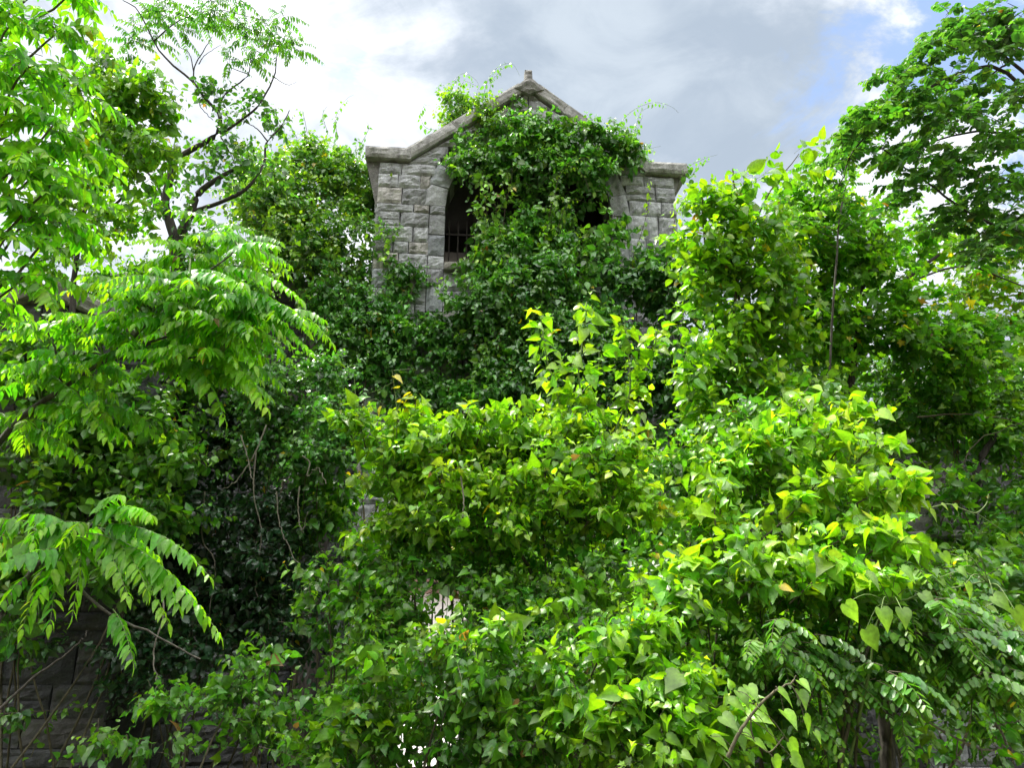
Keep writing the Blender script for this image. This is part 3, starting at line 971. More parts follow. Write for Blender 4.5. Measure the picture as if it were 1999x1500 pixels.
def tendril(fo, pts, size, pal, kind='ovate', sp=.05, r=.003, young=.8, tail=.25, hang=.9):
    p = px_limb(fo, pts, max(r, .0045), max(r, .0045) * .4, 26, 4)
    if r <= .003: size *= 1.35; sp *= 1.0
    n = int(np.linalg.norm(np.diff(p, axis=0), axis=1).sum() / sp * (1 - tail))
    if n < 2: return
    i = np.linspace(0, (1 - tail) * 25, n).astype(int)
    pos = p[i]; tg = norm(np.gradient(p, axis=0))[i]
    sg = np.where(np.arange(n) % 2 == 0, 1., -1.)[:, None]
    ax = norm(np.cross(tg, UP + RNG.normal(size=(n, 3)) * .4) * sg + tg * .3 + DOWN * hang * RNG.uniform(.3, 1.2, (n, 1)))
    yf = np.clip(RNG.uniform(.1, .9, n) * young + np.linspace(0, .3, n), 0, 1)[:, None]
    col = np.array(pal[0]) * (1 - yf) + np.array(pal[1]) * yf
    fo.leaves(kind, pos + ax * size * .25, ax, norm(UP + RNG.normal(size=(n, 3)) * .6), size * RNG.uniform(.6, 1.2, n) * np.linspace(1.1, .55, n), col)


def px(*a): return at(*a)


# ---- climbing vines on the gatehouse
def b_arch(fo, tk, b):
    bl = [(985, 245, 9.85, 60, 35, .18), (1080, 268, 9.8, 90, 38, .2), (1170, 295, 9.9, 75, 42, .22), (955, 290, 9.8, 65, 42, .2),
          (1050, 318, 9.75, 120, 42, .25), (1010, 225, 9.95, 30, 30, .12), (1130, 318, 9.8, 90, 28, .2), (920, 300, 9.9, 40, 40, .15)]
    mass(fo, bl, 95, .36, .045, .115, 'ovate', P_IVY, droop=.4, hang=.6, tonevar=.3, yellow=.002, holes=.2, young=1.1)
    bl2 = [(1035, 400, 10.05, 70, 70, .3), (1010, 480, 9.9, 70, 70, .3), (1110, 475, 9.8, 75, 65, .3), (940, 460, 10.25, 35, 60, .2, .3), (1160, 530, 9.7, 55, 50, .25), (1050, 520, 9.7, 110, 60, .3), (1090, 400, 10.2, 40, 40, .2, .5), (1170, 362, 9.9, 35, 28, .2, .45), (1195, 430, 9.75, 35, 45, .15, .5), (1130, 400, 10.1, 30, 30, .2, .3)]
    mass(fo, bl2, 85, .36, .045, .115, 'ovate', P_IVY, droop=.4, hang=.6, tonevar=.4, yellow=.002, holes=.33)
    for (x0, y0, x1, y1, n) in ((940, 330, 950, 520, 24), (962, 380, 985, 560, 24), (1000, 300, 985, 400, 12), (1085, 370, 1050, 520, 22), (1200, 420, 1100, 520, 22), (950, 480, 1000, 600, 18)):
        S = np.array([px(x0 + (x1 - x0) * t + RNG.normal() * 6, y0 + (y1 - y0) * t, 9.62) for t in np.linspace(0, 1, n)])
        grow(fo, S, norm(rvec(n) + DOWN * .4 + np.array([0, -.8, .2])), RNG.uniform(.15, .3, n), .04, .10, 'ovate', ((.09, .24, .02), (.30, .50, .024)), droop=.4, hang=.5, young=1.2)
        px_limb(fo, [(x0, y0, 9.7), ((x0 + x1) / 2 + 6, (y0 + y1) / 2, 9.66), (x1, y1, 9.7)], .006, .003)
    for pts in (((1060, 480, 9.6), (1090, 350, 9.55), (1115, 325, 9.5), (1140, 345, 9.5), (1150, 375, 9.5)), ((1080, 470, 9.6), (1110, 395, 9.5), (1150, 395, 9.5)),
                ((1075, 420, 9.6), (1095, 335, 9.5), (1130, 312, 9.5), (1150, 308, 9.5))):
        tendril(fo, pts, .085, (P_IVY[0], P_HEART[1]), r=.0045)
    # main stems up the wall
    for x in (-.55, -.1, .5, .9):
        limb(fo, [gate_pt(x, -.12, 5.2), gate_pt(x + .2, -.1, 6.6), gate_pt(x * .8, -.12, 7.7), gate_pt(x * .7, .1, 8.6), gate_pt(x * .6, -.08, 9.8)], .02, .008, 16, 6, .02)


plant('climbing_vine', gate_pt(0, -.1, 5.2), 'dense climbing vine hanging over the arch and filling the gatehouse window', 'vine', b_arch, M_IVY)


def b_curtain(fo, tk, b):
    bl = [(1000, 585, 9.5, 95, 55, .3), (1110, 590, 9.5, 120, 80, .35), (930, 625, 9.6, 80, 40, .22), (860, 655, 9.65, 70, 35, .2), (1040, 660, 9.4, 120, 60, .3),
          (1000, 720, 9.45, 70, 60, .25), (960, 760, 9.5, 60, 60, .2), (1180, 640, 9.4, 90, 80, .3), (1090, 760, 9.4, 110, 70, .3, .7), (870, 720, 9.7, 60, 50, .15, .6), (860, 780, 9.7, 60, 40, .15, .5)]
    mass(fo, bl, 125, .36, .044, .11, 'ovate', P_IVY, droop=.5, hang=.7, tonevar=.45, holes=.22, young=.7)
    for (x0, y0, x1, y1, n) in ((960, 660, 950, 790, 26), (1000, 700, 1010, 800, 16), (870, 560, 1000, 545, 20), (1060, 540, 1130, 500, 18), (1200, 450, 1150, 560, 24)):
        S = np.array([px(x0 + (x1 - x0) * t + RNG.normal() * 8, y0 + (y1 - y0) * t + RNG.normal() * 6, 9.4) for t in np.linspace(0, 1, n)])
        grow(fo, S, norm(rvec(n) + DOWN * .3 + np.array([0, -.8, .2])), RNG.uniform(.15, .32, n), .042, .11, 'ovate', ((.06, .19, .022), (.22, .44, .024)), droop=.45, hang=.5, young=.9)
    for x in (-.7, 0, .6, 1.0): limb(fo, [gate_pt(x, -.15, 0.1), gate_pt(x * .7, -.3, 2.5), gate_pt(x, -.35, 4.8), gate_pt(x * 1.1, -.25, 6.6)], .022, .008, 16, 6, .03)


plant('climbing_vine', gate_pt(0, -.3, .05), 'curtain of small-leaved vine hanging on the wall below the window sill', 'vine', b_curtain, M_IVY)


def b_tuft_l(fo, tk, b):
    bl = [(905, 215, 10.15, 40, 28, .25), (945, 215, 10.0, 35, 30, .2), (880, 235, 10.2, 30, 18, .2, .7), (955, 250, 9.9, 35, 30, .15)]
    mass(fo, bl, 110, .3, .045, .085, 'ovate', (P_IVY[0], P_HEART[1]), upw=.8, young=1.2, droop=.2)
    for pts in (((890, 235, 10.1), (875, 195, 10.1), (885, 160, 10.1), (905, 143, 10.1), (928, 155, 10.1), (936, 170, 10.1)),
                ((905, 230, 10.1), (895, 190, 10.1), (905, 160, 10.1), (925, 165, 10.1), (935, 172, 10.1)),
                ((940, 215, 10.), (948, 170, 10.), (962, 140, 10.), (985, 125, 10.), (1002, 126, 10.), (1015, 148, 10.)),
                ((955, 220, 10.), (958, 165, 10.), (975, 140, 10.), (990, 128, 10.)),
                ((860, 255, 10.2), (830, 248, 10.2), (820, 220, 10.2), (832, 205, 10.2), (842, 207, 10.2)), ((960, 210, 10.), (975, 178, 10.), (980, 172, 10.))):
        tendril(fo, pts, .075, P_IVY, sp=.034, young=.5)


plant('coping_vine', gate_pt(-.9, -.1, 9.9), 'tuft of vine with arching tendrils on the left slope of the gable', 'vine', b_tuft_l, M_IVY, M_GREENSTEM)


def b_tuft_r(fo, tk, b):
    bl = [(1205, 278, 10.15, 40, 25, .2), (1235, 300, 10.2, 25, 18, .15, .8), (1180, 262, 10.1, 25, 14, .15, .6)]
    mass(fo, bl, 90, .25, .045, .08, 'ovate', (P_IVY[0], P_HEART[1]), upw=.7, young=.9)
    for pts in (((1205, 275, 10.1), (1215, 235, 10.1), (1245, 210, 10.1), (1280, 200, 10.1), (1310, 208, 10.1), (1325, 220, 10.1)),
                ((1225, 285, 10.1), (1240, 250, 10.1), (1250, 220, 10.1), (1265, 210, 10.1)), ((1228, 285, 10.1), (1243, 255, 10.1), (1255, 225, 10.1)),
                ((1250, 300, 10.1), (1262, 292, 10.1), (1290, 285, 10.1)), ((1330, 345, 10.1), (1350, 322, 10.1), (1380, 308, 10.1), (1400, 302, 10.1)), ((1345, 350, 10.1), (1370, 318, 10.1), (1385, 315, 10.1))):
        tendril(fo, pts, .075, P_IVY, sp=.034, young=.5)


plant('coping_vine', gate_pt(1.3, -.1, 9.7), 'small vine with loose tendrils curling off the right slope of the gable', 'vine', b_tuft_r, M_IVY, M_GREENSTEM)


def b_mound(fo, tk, b):
    bl = [(600, 400, 10.4, 100, 110, .7), (660, 340, 10.5, 60, 75, .5), (545, 330, 10.6, 60, 70, .5), (640, 500, 10.2, 110, 80, .6), (700, 420, 10.3, 50, 55, .4), (555, 480, 10.4, 60, 60, .4),
          (520, 410, 10.6, 50, 80, .5), (700, 330, 10.5, 30, 50, .3, .7), (610, 290, 10.6, 50, 40, .4), (690, 490, 10.1, 70, 60, .3), (745, 440, 9.8, 30, 30, .2, .5)]
    mass(fo, bl, 78, .4, .048, .105, 'ovate', (P_IVY[0], P_HEART[1]), tonevar=.35, holes=.2, droop=.3, hang=.5)
    root_stems(fo, b, bl[:6], .03)
    for pts in (((660, 270, 10.5), (655, 230, 10.5), (675, 195, 10.5), (690, 185, 10.5)), ((600, 260, 10.5), (590, 220, 10.5), (570, 215, 10.5)), ((700, 290, 10.5), (720, 250, 10.5), (712, 235, 10.5)), ((640, 260, 10.5), (630, 225, 10.5), (640, 205, 10.5)),
                ((720, 330, 10.2), (760, 310, 10.1), (790, 300, 10.1)), ((580, 270, 10.5), (560, 235, 10.5), (545, 232, 10.5))):
        tendril(fo, pts, .075, P_IVY, sp=.034, young=.5)
    limb(tk, [b, b + np.array([.2, .1, 3.]), at(610, 500, 10.4), at(600, 380, 10.5)], .16, .05, 14, 9, .03)


plant('smothered_tree', (at(620, 800, 10.4)[0], 10.4, None), 'tall tree smothered in small-leaved vine left of the gatehouse', 'tree', b_mound, M_IVY, M_TWIG, 'crown', 'branch')


def b_wall_l(fo, tk, b):
    bl = [(700, 590, 9.75, 80, 40, .25), (660, 640, 9.7, 50, 50, .25), (760, 610, 9.7, 60, 40, .2), (640, 585, 9.8, 50, 40, .3), (690, 690, 9.7, 50, 30, .2, .7), (780, 520, 9.8, 40, 50, .14, .6), (800, 640, 9.6, 50, 40, .2),
          (670, 740, 9.7, 50, 25, .2, .6), (770, 700, 9.65, 60, 40, .2, .5), (740, 770, 9.6, 60, 40, .2, .4), (820, 740, 9.6, 50, 50, .2, .5), (800, 560, 9.75, 35, 40, .12, .5)]
    mass(fo, bl, 110, .34, .046, .11, 'ovate', P_IVY, droop=.4, hang=.65, tonevar=.35, holes=.28, young=.7)
    for x in (-2.3, -1.9): limb(fo, [gate_pt(x, -.15, 0.1), gate_pt(x + .1, -.12, 2.5), gate_pt(x - .1, -.15, 4.8), gate_pt(x * .95, -.12, 7.0)], .02, .008, 16, 6, .03)


plant('climbing_vine', gate_pt(-2.1, -.2, .05), 'patchy vine on the left corner of the gatehouse below the shoulder', 'vine', b_wall_l, M_IVY)


def b_wall_r(fo, tk, b):
    bl = [(1240, 520, 9.5, 65, 55, .3), (1270, 590, 9.4, 90, 90, .35), (1330, 700, 9.3, 80, 100, .35), (1210, 740, 9.5, 80, 90, .3, .8), (1300, 830, 9.2, 100, 90, .35, .8), (1330, 920, 9., 90, 70, .3, .7)]
    mass(fo, bl, 85, .36, .05, .125, 'ovate', P_IVYD, droop=.4, hang=.65, tonevar=.4, holes=.25)
    for pts in (((1230, 520, 9.3), (1262, 420, 9.3), (1268, 345, 9.3)), ((1300, 520, 9.3), (1320, 420, 9.3), (1340, 380, 9.3)), ((1330, 560, 9.2), (1350, 470, 9.2), (1375, 400, 9.2))):
        tendril(fo, pts, .11, (P_IVY[0], P_HEART[1]), r=.006, tail=.02, sp=.045)
    for x in (1.7, 2.2): limb(fo, [gate_pt(x, -.2, 0.1), gate_pt(x + .1, -.3, 2.5), gate_pt(x - .1, -.35, 4.8), gate_pt(x * .95, -.2, 7.6)], .022, .008, 16, 6, .03)


plant('climbing_vine', gate_pt(1.95, -.3, .05), 'dark vine covering the right corner pier of the gatehouse', 'vine', b_wall_r, M_IVY)


# ---- trees on the left
def whorls(fo, centers, nf, L, size, pal, droop=.55, hang=1.0, pitch=.3, tilt=None, spacing=.058, young=.8, kind='lance', bias=None, wid=1.0, colvar=.16, flat=.12):
    S, D, LL = [], [], []
    for c, k in centers:
        n = max(3, int(nf * k))
        a0 = RNG.uniform(0, 6.28)
        for i in range(n):
            a = a0 + i * 2.4; e = RNG.uniform(-.15, 1.0) * pitch + .1
            d = np.array([math.cos(a), math.sin(a), e])
            if bias is not None: d = d + np.array(bias) * RNG.uniform(.4, 1.2)
            S.append(c + RNG.normal(size=3) * .03); D.append(d); LL.append(L * RNG.uniform(.65, 1.15))
    grow(fo, np.array(S), np.array(D), np.array(LL), spacing, size, kind, pal, droop=droop, hang=hang, opposite=True, young=young, stem_r=.0032, taper=.45, bare=.16, wig=.03, yellow=.003, wid=wid, colvar=colvar, flat=flat)


def b_ail_far_left(fo, tk, b):
    trunk = limb(tk, [b, b + np.array([.1, .0, 2.0]), at(-160, 700, 4.2), at(-120, 300, 4.2), at(-100, -100, 4.3)], .085, .025, 16, 9, .01)
    tips = [(30, 40, 4.2), (110, 60, 4.3), (60, 130, 4.0), (130, 170, 4.3), (20, 210, 4.0), (100, 250, 4.1), (130, 290, 4.3), (40, 320, 4.0), (110, 350, 4.2), (60, 420, 4.1),
            (10, 470, 4.0), (120, 440, 4.3), (40, 540, 4.2), (-60, 120, 3.8), (-60, 330, 3.8), (-40, 20, 4), (90, -40, 4.2), (160, -30, 4.4), (-30, 590, 4.3), (70, 190, 4.5), (0, 120, 4.5), (100, 310, 4.6), (-200, 0, 4.0), (-230, 160, 4.3), (-200, 300, 4.5), (-160, 420, 3.9), (-240, 480, 4.4), (-120, 560, 4.0), (-320, 60, 4.3), (-330, 300, 4.1), (-140, 200, 4.7), (-180, 640, 4.3)]
    C = []
    for t in tips:
        c = at(*t); i = int(np.argmin(np.linalg.norm(trunk - (c + np.array([0, 0, -.6])), axis=1)))
        limb(fo, [trunk[i], (trunk[i] + c) / 2 + np.array([0, 0, -.12]), c], .018, .006, 10, 5, .01)
        C.append((c, 1))
    whorls(fo, C, 8, .42, .108, P_AIL, droop=.6, hang=.6, pitch=.6, bias=(.2, -.15, 0), young=.9, flat=.4, wid=1.2, spacing=.05)


plant('ailanthus_tree', (-5.1, 4.3, None), 'large ailanthus with hanging long leaflets filling the top left corner', 'tree', b_ail_far_left, M_THIN, M_TWIG, 'crown', 'branch')


def b_fork(fo, tk, b):
    Y = 7.4
    px_limb(tk, [(360, 900, Y), (352, 600, Y), (345, 470, Y)], .10, .075, 10, 9)
    A = [((345, 475, Y), (330, 430, Y), (322, 395, Y), (332, 350, Y), (338, 320, Y), (360, 300, Y), (420, 265, Y), (430, 235, Y), (425, 215, Y)),
         ((345, 475, Y), (372, 415, Y), (390, 375, Y), (440, 340, Y), (480, 320, Y))]
    px_limb(fo, A[0], .06, .022, 24, 8); px_limb(fo, A[1], .06, .015, 18, 8)
    for pts, r0, r1 in ((((425, 218, Y), (395, 185, Y), (378, 160, Y), (330, 120, Y), (300, 80, Y), (270, 20, Y), (240, 0, Y)), .02, .006),
                        (((425, 218, Y), (435, 190, Y), (455, 170, Y), (485, 145, Y), (490, 100, Y)), .016, .005),
                        (((430, 262, Y), (470, 235, Y), (505, 205, Y), (535, 150, Y), (540, 110, Y)), .02, .005),
                        (((378, 165, Y), (380, 130, Y), (400, 95, Y), (415, 70, Y)), .01, .003), (((378, 140, Y), (370, 105, Y), (350, 90, Y)), .008, .003), (((388, 125, Y), (400, 108, Y), (430, 88, Y)), .007, .002),
                        (((430, 395, Y), (480, 370, Y), (515, 320, Y), (520, 280, Y), (550, 245, Y), (565, 215, Y)), .024, .005), (((372, 415, Y), (430, 395, Y), (470, 375, Y)), .03, .015),
                        (((430, 265, Y), (450, 300, Y), (460, 325, Y)), .008, .003), (((322, 395, Y), (300, 350, Y), (270, 320, Y), (230, 270, Y)), .02, .006), (((330, 425, Y), (270, 390, Y), (220, 350, Y)), .015, .005),
                        (((300, 80, Y), (350, 40, Y), (420, 20, Y), (520, 40, Y)), .01, .003), (((522, 275, Y), (500, 250, Y), (470, 235, Y)), .01, .003), (((400, 185, Y), (390, 205, Y), (415, 235, Y)), .008, .004),
                        (((485, 145, Y), (450, 130, Y), (440, 105, Y)), .006, .002), (((535, 150, Y), (560, 165, Y), (580, 160, Y)), .005, .002)):
        px_limb(fo, pts, r0, r1, 16, 6, .004)
    C = []
    for (x, y, w) in ((290, 20, 1), (330, 30, 1), (370, 20, 1), (410, 25, 1), (450, 30, 1), (490, 45, 1), (520, 55, 1), (550, 75, 1), (565, 105, 1), (470, 60, .8), (430, 50, .8), (350, 55, .8), (300, 60, .7),
                      (390, 45, .8), (530, 90, .8), (500, 130, .7), (450, 115, .5), (490, 100, .5), (255, 75, .7), (260, 40, .6), (540, 40, .7), (240, 100, .5), (460, 10, .8), (310, -10, .8), (420, -10, .8)):
        C.append((at(x + RNG.normal() * 6, y + RNG.normal() * 6, Y + RNG.normal() * .25), w))
    whorls(fo, C, 9, .32, .075, P_LOC, droop=.45, hang=.9, pitch=.4, spacing=.036, young=.9, bias=(.25, 0, -.1))
    bl = [(470, 200, Y, 50, 30, .3, .7), (520, 225, Y, 45, 35, .3, .8), (450, 300, Y, 60, 40, .3, .6), (500, 300, Y, 45, 45, .3, .8), (420, 350, Y, 50, 40, .3, .5), (400, 180, Y, 20, 20, .15, .5), (360, 330, Y, 40, 50, .25, .4), (300, 400, Y, 50, 40, .3, .5), (390, 440, Y, 50, 40, .3, .8)]
    mass(fo, bl, 60, .28, .05, .09, 'ovate', P_LOC, holes=.25, hang=.5)


plant('forked_tree', (at(360, 900, 7.4)[0], 7.4, None), 'slender forked tree with bare twigs and feathery leaves against the white sky', 'tree', b_fork, M_LOCUST, M_DARKBARK, 'crown', 'branch', trunk=M_DARKBARK)


def b_grapeleft(fo, tk, b):
    bl = [(215, 110, 6.4, 35, 40, .25, .7), (220, 170, 6.4, 50, 50, .3), (280, 200, 6.3, 60, 50, .3), (300, 260, 6.3, 65, 45, .3), (250, 290, 6.4, 50, 40, .3), (330, 220, 6.4, 30, 40, .2, .7), (180, 220, 6.4, 40, 50, .3, .8), (170, 330, 6.4, 60, 50, .3, .7),
          (340, 300, 6.4, 40, 30, .2, .6), (200, 410, 6.5, 60, 40, .3, .45), (130, 380, 6.4, 50, 60, .3, .6), (300, 340, 6.5, 50, 40, .3, .4), (90, 500, 6.5, 60, 60, .3, .5), (180, 500, 6.6, 40, 40, .2, .25), (270, 440, 6.6, 60, 40, .3, .4)]
    mass(fo, bl, 50, .4, .065, .135, 'heart', P_HEART, holes=.25, hang=.9, droop=.5, young=.7, tonevar=.3)
    px_limb(fo, [(150, 1000, 6.6), (140, 700, 6.5), (150, 470, 6.5), (190, 320, 6.4), (230, 180, 6.4)], .035, .01, 16, 6, .02)
    px_limb(fo, [(150, 470, 6.5), (240, 380, 6.4), (300, 250, 6.4)], .02, .008, 14, 6, .02)


plant('leafy_tree', (at(150, 1000, 6.6)[0], 6.6, None), 'broad-leaved tree of heart-shaped leaves between the ailanthus and the forked tree', 'tree', b_grapeleft, M_HEART, M_DARKBARK, 'crown', 'branch')


def fronds(fo, items, size, pal, spacing=.05, droop=.35, hang=.9, young=1.1, kind='lance', wid=1.):
    S = np.array([at(*a[0]) for a in items]); E_ = np.array([at(*a[1]) for a in items])
    L = np.linalg.norm(E_ - S, axis=1) * 1.05
    D = E_ - S + UP * (droop * L)[:, None]
    grow(fo, S, D, np.linalg.norm(D, axis=1), spacing, size, kind, pal, droop=droop * float(np.mean(L / np.linalg.norm(D, axis=1))), hang=hang, opposite=True, young=young, stem_r=.0035, taper=.5, bare=.12, wig=.015, yellow=.0, colvar=.12, wid=wid)


def ail_sapling(limbs, tips, nf, L, size, pal, droop, hang, young, pitch=.35, bias=None, spacing=.06, fr=()):
    def f(fo, tk, b):
        for pts, r0, r1 in limbs: px_limb(tk, pts, r0, r1, 14, 7, .006)
        C = [(at(*t[:3]), t[3] if len(t) > 3 else 1) for t in tips]
        ends = np.concatenate([curve_pts([at(*q) for q in l[0]], 30) for l in limbs])
        for c, k in C:
            e = ends[np.argmin(np.linalg.norm(ends - c - np.array([0, .1, -.05]), axis=1))]
            if np.linalg.norm(e - c) > .04: limb(fo, [e, (e + c) / 2 + np.array([0, 0, .04]), c], .011, .005, 8, 5)
        whorls(fo, C, nf, L, size, pal, droop, hang, pitch, None, spacing, young, bias=bias, wid=1.1)
        if fr: fronds(fo, fr, size * 1.12, pal, spacing * .92, wid=1.15)
    return f


Y = 5.2
plant('ailanthus_sapling', (at(-150, 1150, 5.0)[0], 5.0, None), 'bright ailanthus sapling with drooping feather leaves reaching in from the middle left', 'sapling',
      ail_sapling([([(-150, 1100, Y), (0, 860, Y), (120, 760, Y), (230, 690, Y), (350, 650, Y)], .03, .008), ([(200, 710, Y), (280, 640, Y), (330, 570, Y), (370, 530, Y)], .016, .007), ([(230, 700, Y), (330, 705, Y), (430, 690, Y)], .012, .006),
                   ([(120, 760, Y), (110, 690, Y), (90, 640, Y)], .012, .006), ([(330, 570, Y), (420, 520, Y), (470, 480, Y)], .01, .005)],
                  [(310, 540, Y), (360, 560, Y - .2), (410, 590, Y), (450, 640, Y - .2), (340, 630, Y), (250, 620, Y), (480, 600, Y - .2), (430, 700, Y - .1), (380, 720, Y), (180, 640, Y), (90, 640, Y), (470, 480, Y + .3), (430, 450, Y + .4), (120, 720, Y), (60, 740, Y), (290, 690, Y), (540, 610, Y - .1, .8), (240, 560, Y + .3), (370, 500, Y + .3), (400, 660, Y), (40, 830, Y), (170, 800, Y), (150, 700, Y+.2), (300, 590, Y-.2)],
                  8, .48, .112, P_AIL, .5, 1.0, .9, bias=(.4, -.2, 0), spacing=.046,
                  fr=[((a, b, 5.1), (c, d, 4.8)) for a, b, c, d in ((420, 520, 590, 580), (400, 560, 612, 690), (380, 600, 500, 715), (400, 680, 525, 800), (330, 560, 470, 665), (440, 500, 540, 465), (180, 640, 60, 770), (90, 740, 215, 860), (430, 620, 560, 620), (350, 690, 440, 830), (300, 560, 350, 700), (440, 560, 600, 640), (310, 520, 240, 620), (200, 760, 90, 840), (370, 530, 480, 560))]), M_THIN, M_GREENSTEM, 'crown', 'branch')
Y = 3.7
plant('ailanthus_sapling', (at(-50, 1500, 3.8)[0], 3.8, None), 'low ailanthus shoot with lime-tipped fronds over the dark pier at the lower left', 'sapling',
      ail_sapling([([(-60, 1500, Y), (-20, 1250, Y), (60, 1120, Y), (140, 1050, Y), (190, 1020, Y)], .02, .007), ([(100, 1090, Y), (200, 1190, Y), (300, 1240, Y), (390, 1290, Y)], .009, .003)],
                  [(185, 1020, Y), (170, 1050, Y - .1), (60, 1030, Y)], 4, .36, .090, P_AIL, .55, .9, 1.0, .25, (.3, -.1, -.05), .036,
                  fr=[((a, b, 3.7), (c, d, 3.5)) for a, b, c, d in ((190, 1020, 410, 1115), (185, 1040, 430, 1235), (170, 1030, 15, 1070), (185, 1015, 300, 985), (180, 1045, 250, 1165), (160, 1040, 140, 1215), (190, 1030, 330, 1225), (120, 1040, 20, 1110), (185, 1010, 240, 950), (150, 1050, 70, 1180), (200, 1050, 290, 1150), (90, 1100, 40, 1240), (120, 1080, 95, 1230), (60, 1120, -10, 1200), (40, 1000, -20, 1090), (220, 1190, 260, 1300), (150, 1040, 60, 990), (250, 1090, 350, 1180))]), M_THIN, M_GREENSTEM, 'crown', 'branch')


# ---- background and lower greenery on the left
def bush(bl, dens, L, sp_, size, kind, pal, root_r=.014, sprigs=(), arcs=(), **kw):
    def f(fo, tk, b):
        mass(fo, bl, dens, L, sp_, size, kind, pal, **kw)
        root_stems(fo, b, bl[::2] if len(bl) > 6 else bl, root_r)
        if arcs: sprays(fo, arcs, size * .75, P_HEART, Ls=.18)
        for pts, sz, sp2 in sprigs:
            tendril(fo, pts, sz, (pal[0], P_HEART[1]), kind, sp2, .005, 1.0, .02, .3)
    return f


plant('shrub', (at(300, 1150, 7.3)[0], 7.3, None), 'mid-green leafy shrub rising behind the bright ailanthus sapling', 'shrub',
      bush([(300, 540, 7.4, 80, 50, .4), (390, 520, 7.5, 70, 50, .4), (430, 600, 7.4, 60, 60, .4), (250, 610, 7.3, 80, 60, .4), (330, 660, 7.3, 90, 60, .4), (200, 690, 7.2, 90, 50, .4), (460, 560, 7.6, 60, 50, .3), (500, 660, 7.4, 60, 60, .4), (420, 740, 7.3, 80, 60, .4)],
           48, .4, .06, .12, 'heart', P_HEARTD, tonevar=.3, holes=.2, hang=.6), M_HEART)
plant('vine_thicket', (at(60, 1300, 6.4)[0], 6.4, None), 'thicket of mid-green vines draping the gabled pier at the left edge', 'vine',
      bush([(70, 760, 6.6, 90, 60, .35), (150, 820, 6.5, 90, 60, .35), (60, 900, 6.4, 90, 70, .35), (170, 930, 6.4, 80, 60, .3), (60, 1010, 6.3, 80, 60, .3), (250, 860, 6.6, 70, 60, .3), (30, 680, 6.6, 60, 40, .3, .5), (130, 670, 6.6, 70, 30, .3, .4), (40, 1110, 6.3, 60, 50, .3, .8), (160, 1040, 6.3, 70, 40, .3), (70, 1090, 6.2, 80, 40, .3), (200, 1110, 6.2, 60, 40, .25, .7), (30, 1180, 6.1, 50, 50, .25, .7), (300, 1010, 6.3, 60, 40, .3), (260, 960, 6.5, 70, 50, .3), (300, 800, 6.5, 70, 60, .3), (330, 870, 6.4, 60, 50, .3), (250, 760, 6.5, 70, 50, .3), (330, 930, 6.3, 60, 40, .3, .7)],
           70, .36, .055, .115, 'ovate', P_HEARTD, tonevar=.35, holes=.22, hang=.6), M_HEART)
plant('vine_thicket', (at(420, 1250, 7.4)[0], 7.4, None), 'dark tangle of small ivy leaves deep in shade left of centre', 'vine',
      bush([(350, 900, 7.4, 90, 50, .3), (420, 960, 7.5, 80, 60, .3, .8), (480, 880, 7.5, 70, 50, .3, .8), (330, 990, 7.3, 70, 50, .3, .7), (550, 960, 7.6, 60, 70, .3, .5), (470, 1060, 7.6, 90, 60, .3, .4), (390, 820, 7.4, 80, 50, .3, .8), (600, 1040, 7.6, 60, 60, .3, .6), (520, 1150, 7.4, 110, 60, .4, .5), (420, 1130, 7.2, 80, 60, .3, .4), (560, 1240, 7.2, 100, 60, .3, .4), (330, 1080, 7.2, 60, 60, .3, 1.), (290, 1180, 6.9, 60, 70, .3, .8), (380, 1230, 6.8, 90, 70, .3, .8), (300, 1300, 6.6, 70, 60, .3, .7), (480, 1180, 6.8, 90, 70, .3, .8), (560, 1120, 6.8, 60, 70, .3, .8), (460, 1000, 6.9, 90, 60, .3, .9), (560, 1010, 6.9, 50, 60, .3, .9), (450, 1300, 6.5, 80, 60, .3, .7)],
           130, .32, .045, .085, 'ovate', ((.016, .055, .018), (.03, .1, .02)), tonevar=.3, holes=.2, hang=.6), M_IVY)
plant('ivy_mound', (at(590, 1250, 6.9)[0], 6.9, None), 'glossy ivy mound bulging out below the smothered tree', 'vine',
      bush([(560, 770, 6.9, 70, 60, .35), (610, 720, 6.9, 50, 45, .3), (620, 820, 6.8, 70, 60, .35), (660, 890, 6.7, 50, 50, .3), (550, 850, 6.9, 60, 50, .3), (680, 790, 6.8, 30, 60, .2, .7), (600, 900, 6.8, 60, 40, .3, .7)],
           85, .32, .048, .095, 'heart', P_IVY, tonevar=.25, holes=.12, hang=.6, young=.5), M_IVY)
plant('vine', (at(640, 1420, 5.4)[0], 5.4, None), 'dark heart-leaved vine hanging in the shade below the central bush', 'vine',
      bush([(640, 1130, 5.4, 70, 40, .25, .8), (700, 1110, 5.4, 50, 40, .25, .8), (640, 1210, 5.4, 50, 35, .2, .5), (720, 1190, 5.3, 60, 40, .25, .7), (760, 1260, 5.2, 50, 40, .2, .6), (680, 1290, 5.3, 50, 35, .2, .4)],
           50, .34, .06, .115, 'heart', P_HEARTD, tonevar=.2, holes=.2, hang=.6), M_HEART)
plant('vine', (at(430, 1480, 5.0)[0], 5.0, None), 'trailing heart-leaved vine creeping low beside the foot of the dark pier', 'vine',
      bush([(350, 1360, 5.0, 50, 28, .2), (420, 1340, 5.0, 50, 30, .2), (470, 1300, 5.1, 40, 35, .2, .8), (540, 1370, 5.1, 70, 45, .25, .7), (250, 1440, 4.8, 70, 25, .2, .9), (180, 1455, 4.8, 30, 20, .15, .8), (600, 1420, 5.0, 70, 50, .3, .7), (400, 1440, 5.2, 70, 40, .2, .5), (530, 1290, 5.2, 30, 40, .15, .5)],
           55, .3, .06, .105, 'heart', P_HEARTD, tonevar=.2, holes=.15, hang=.6, young=.8), M_HEART)


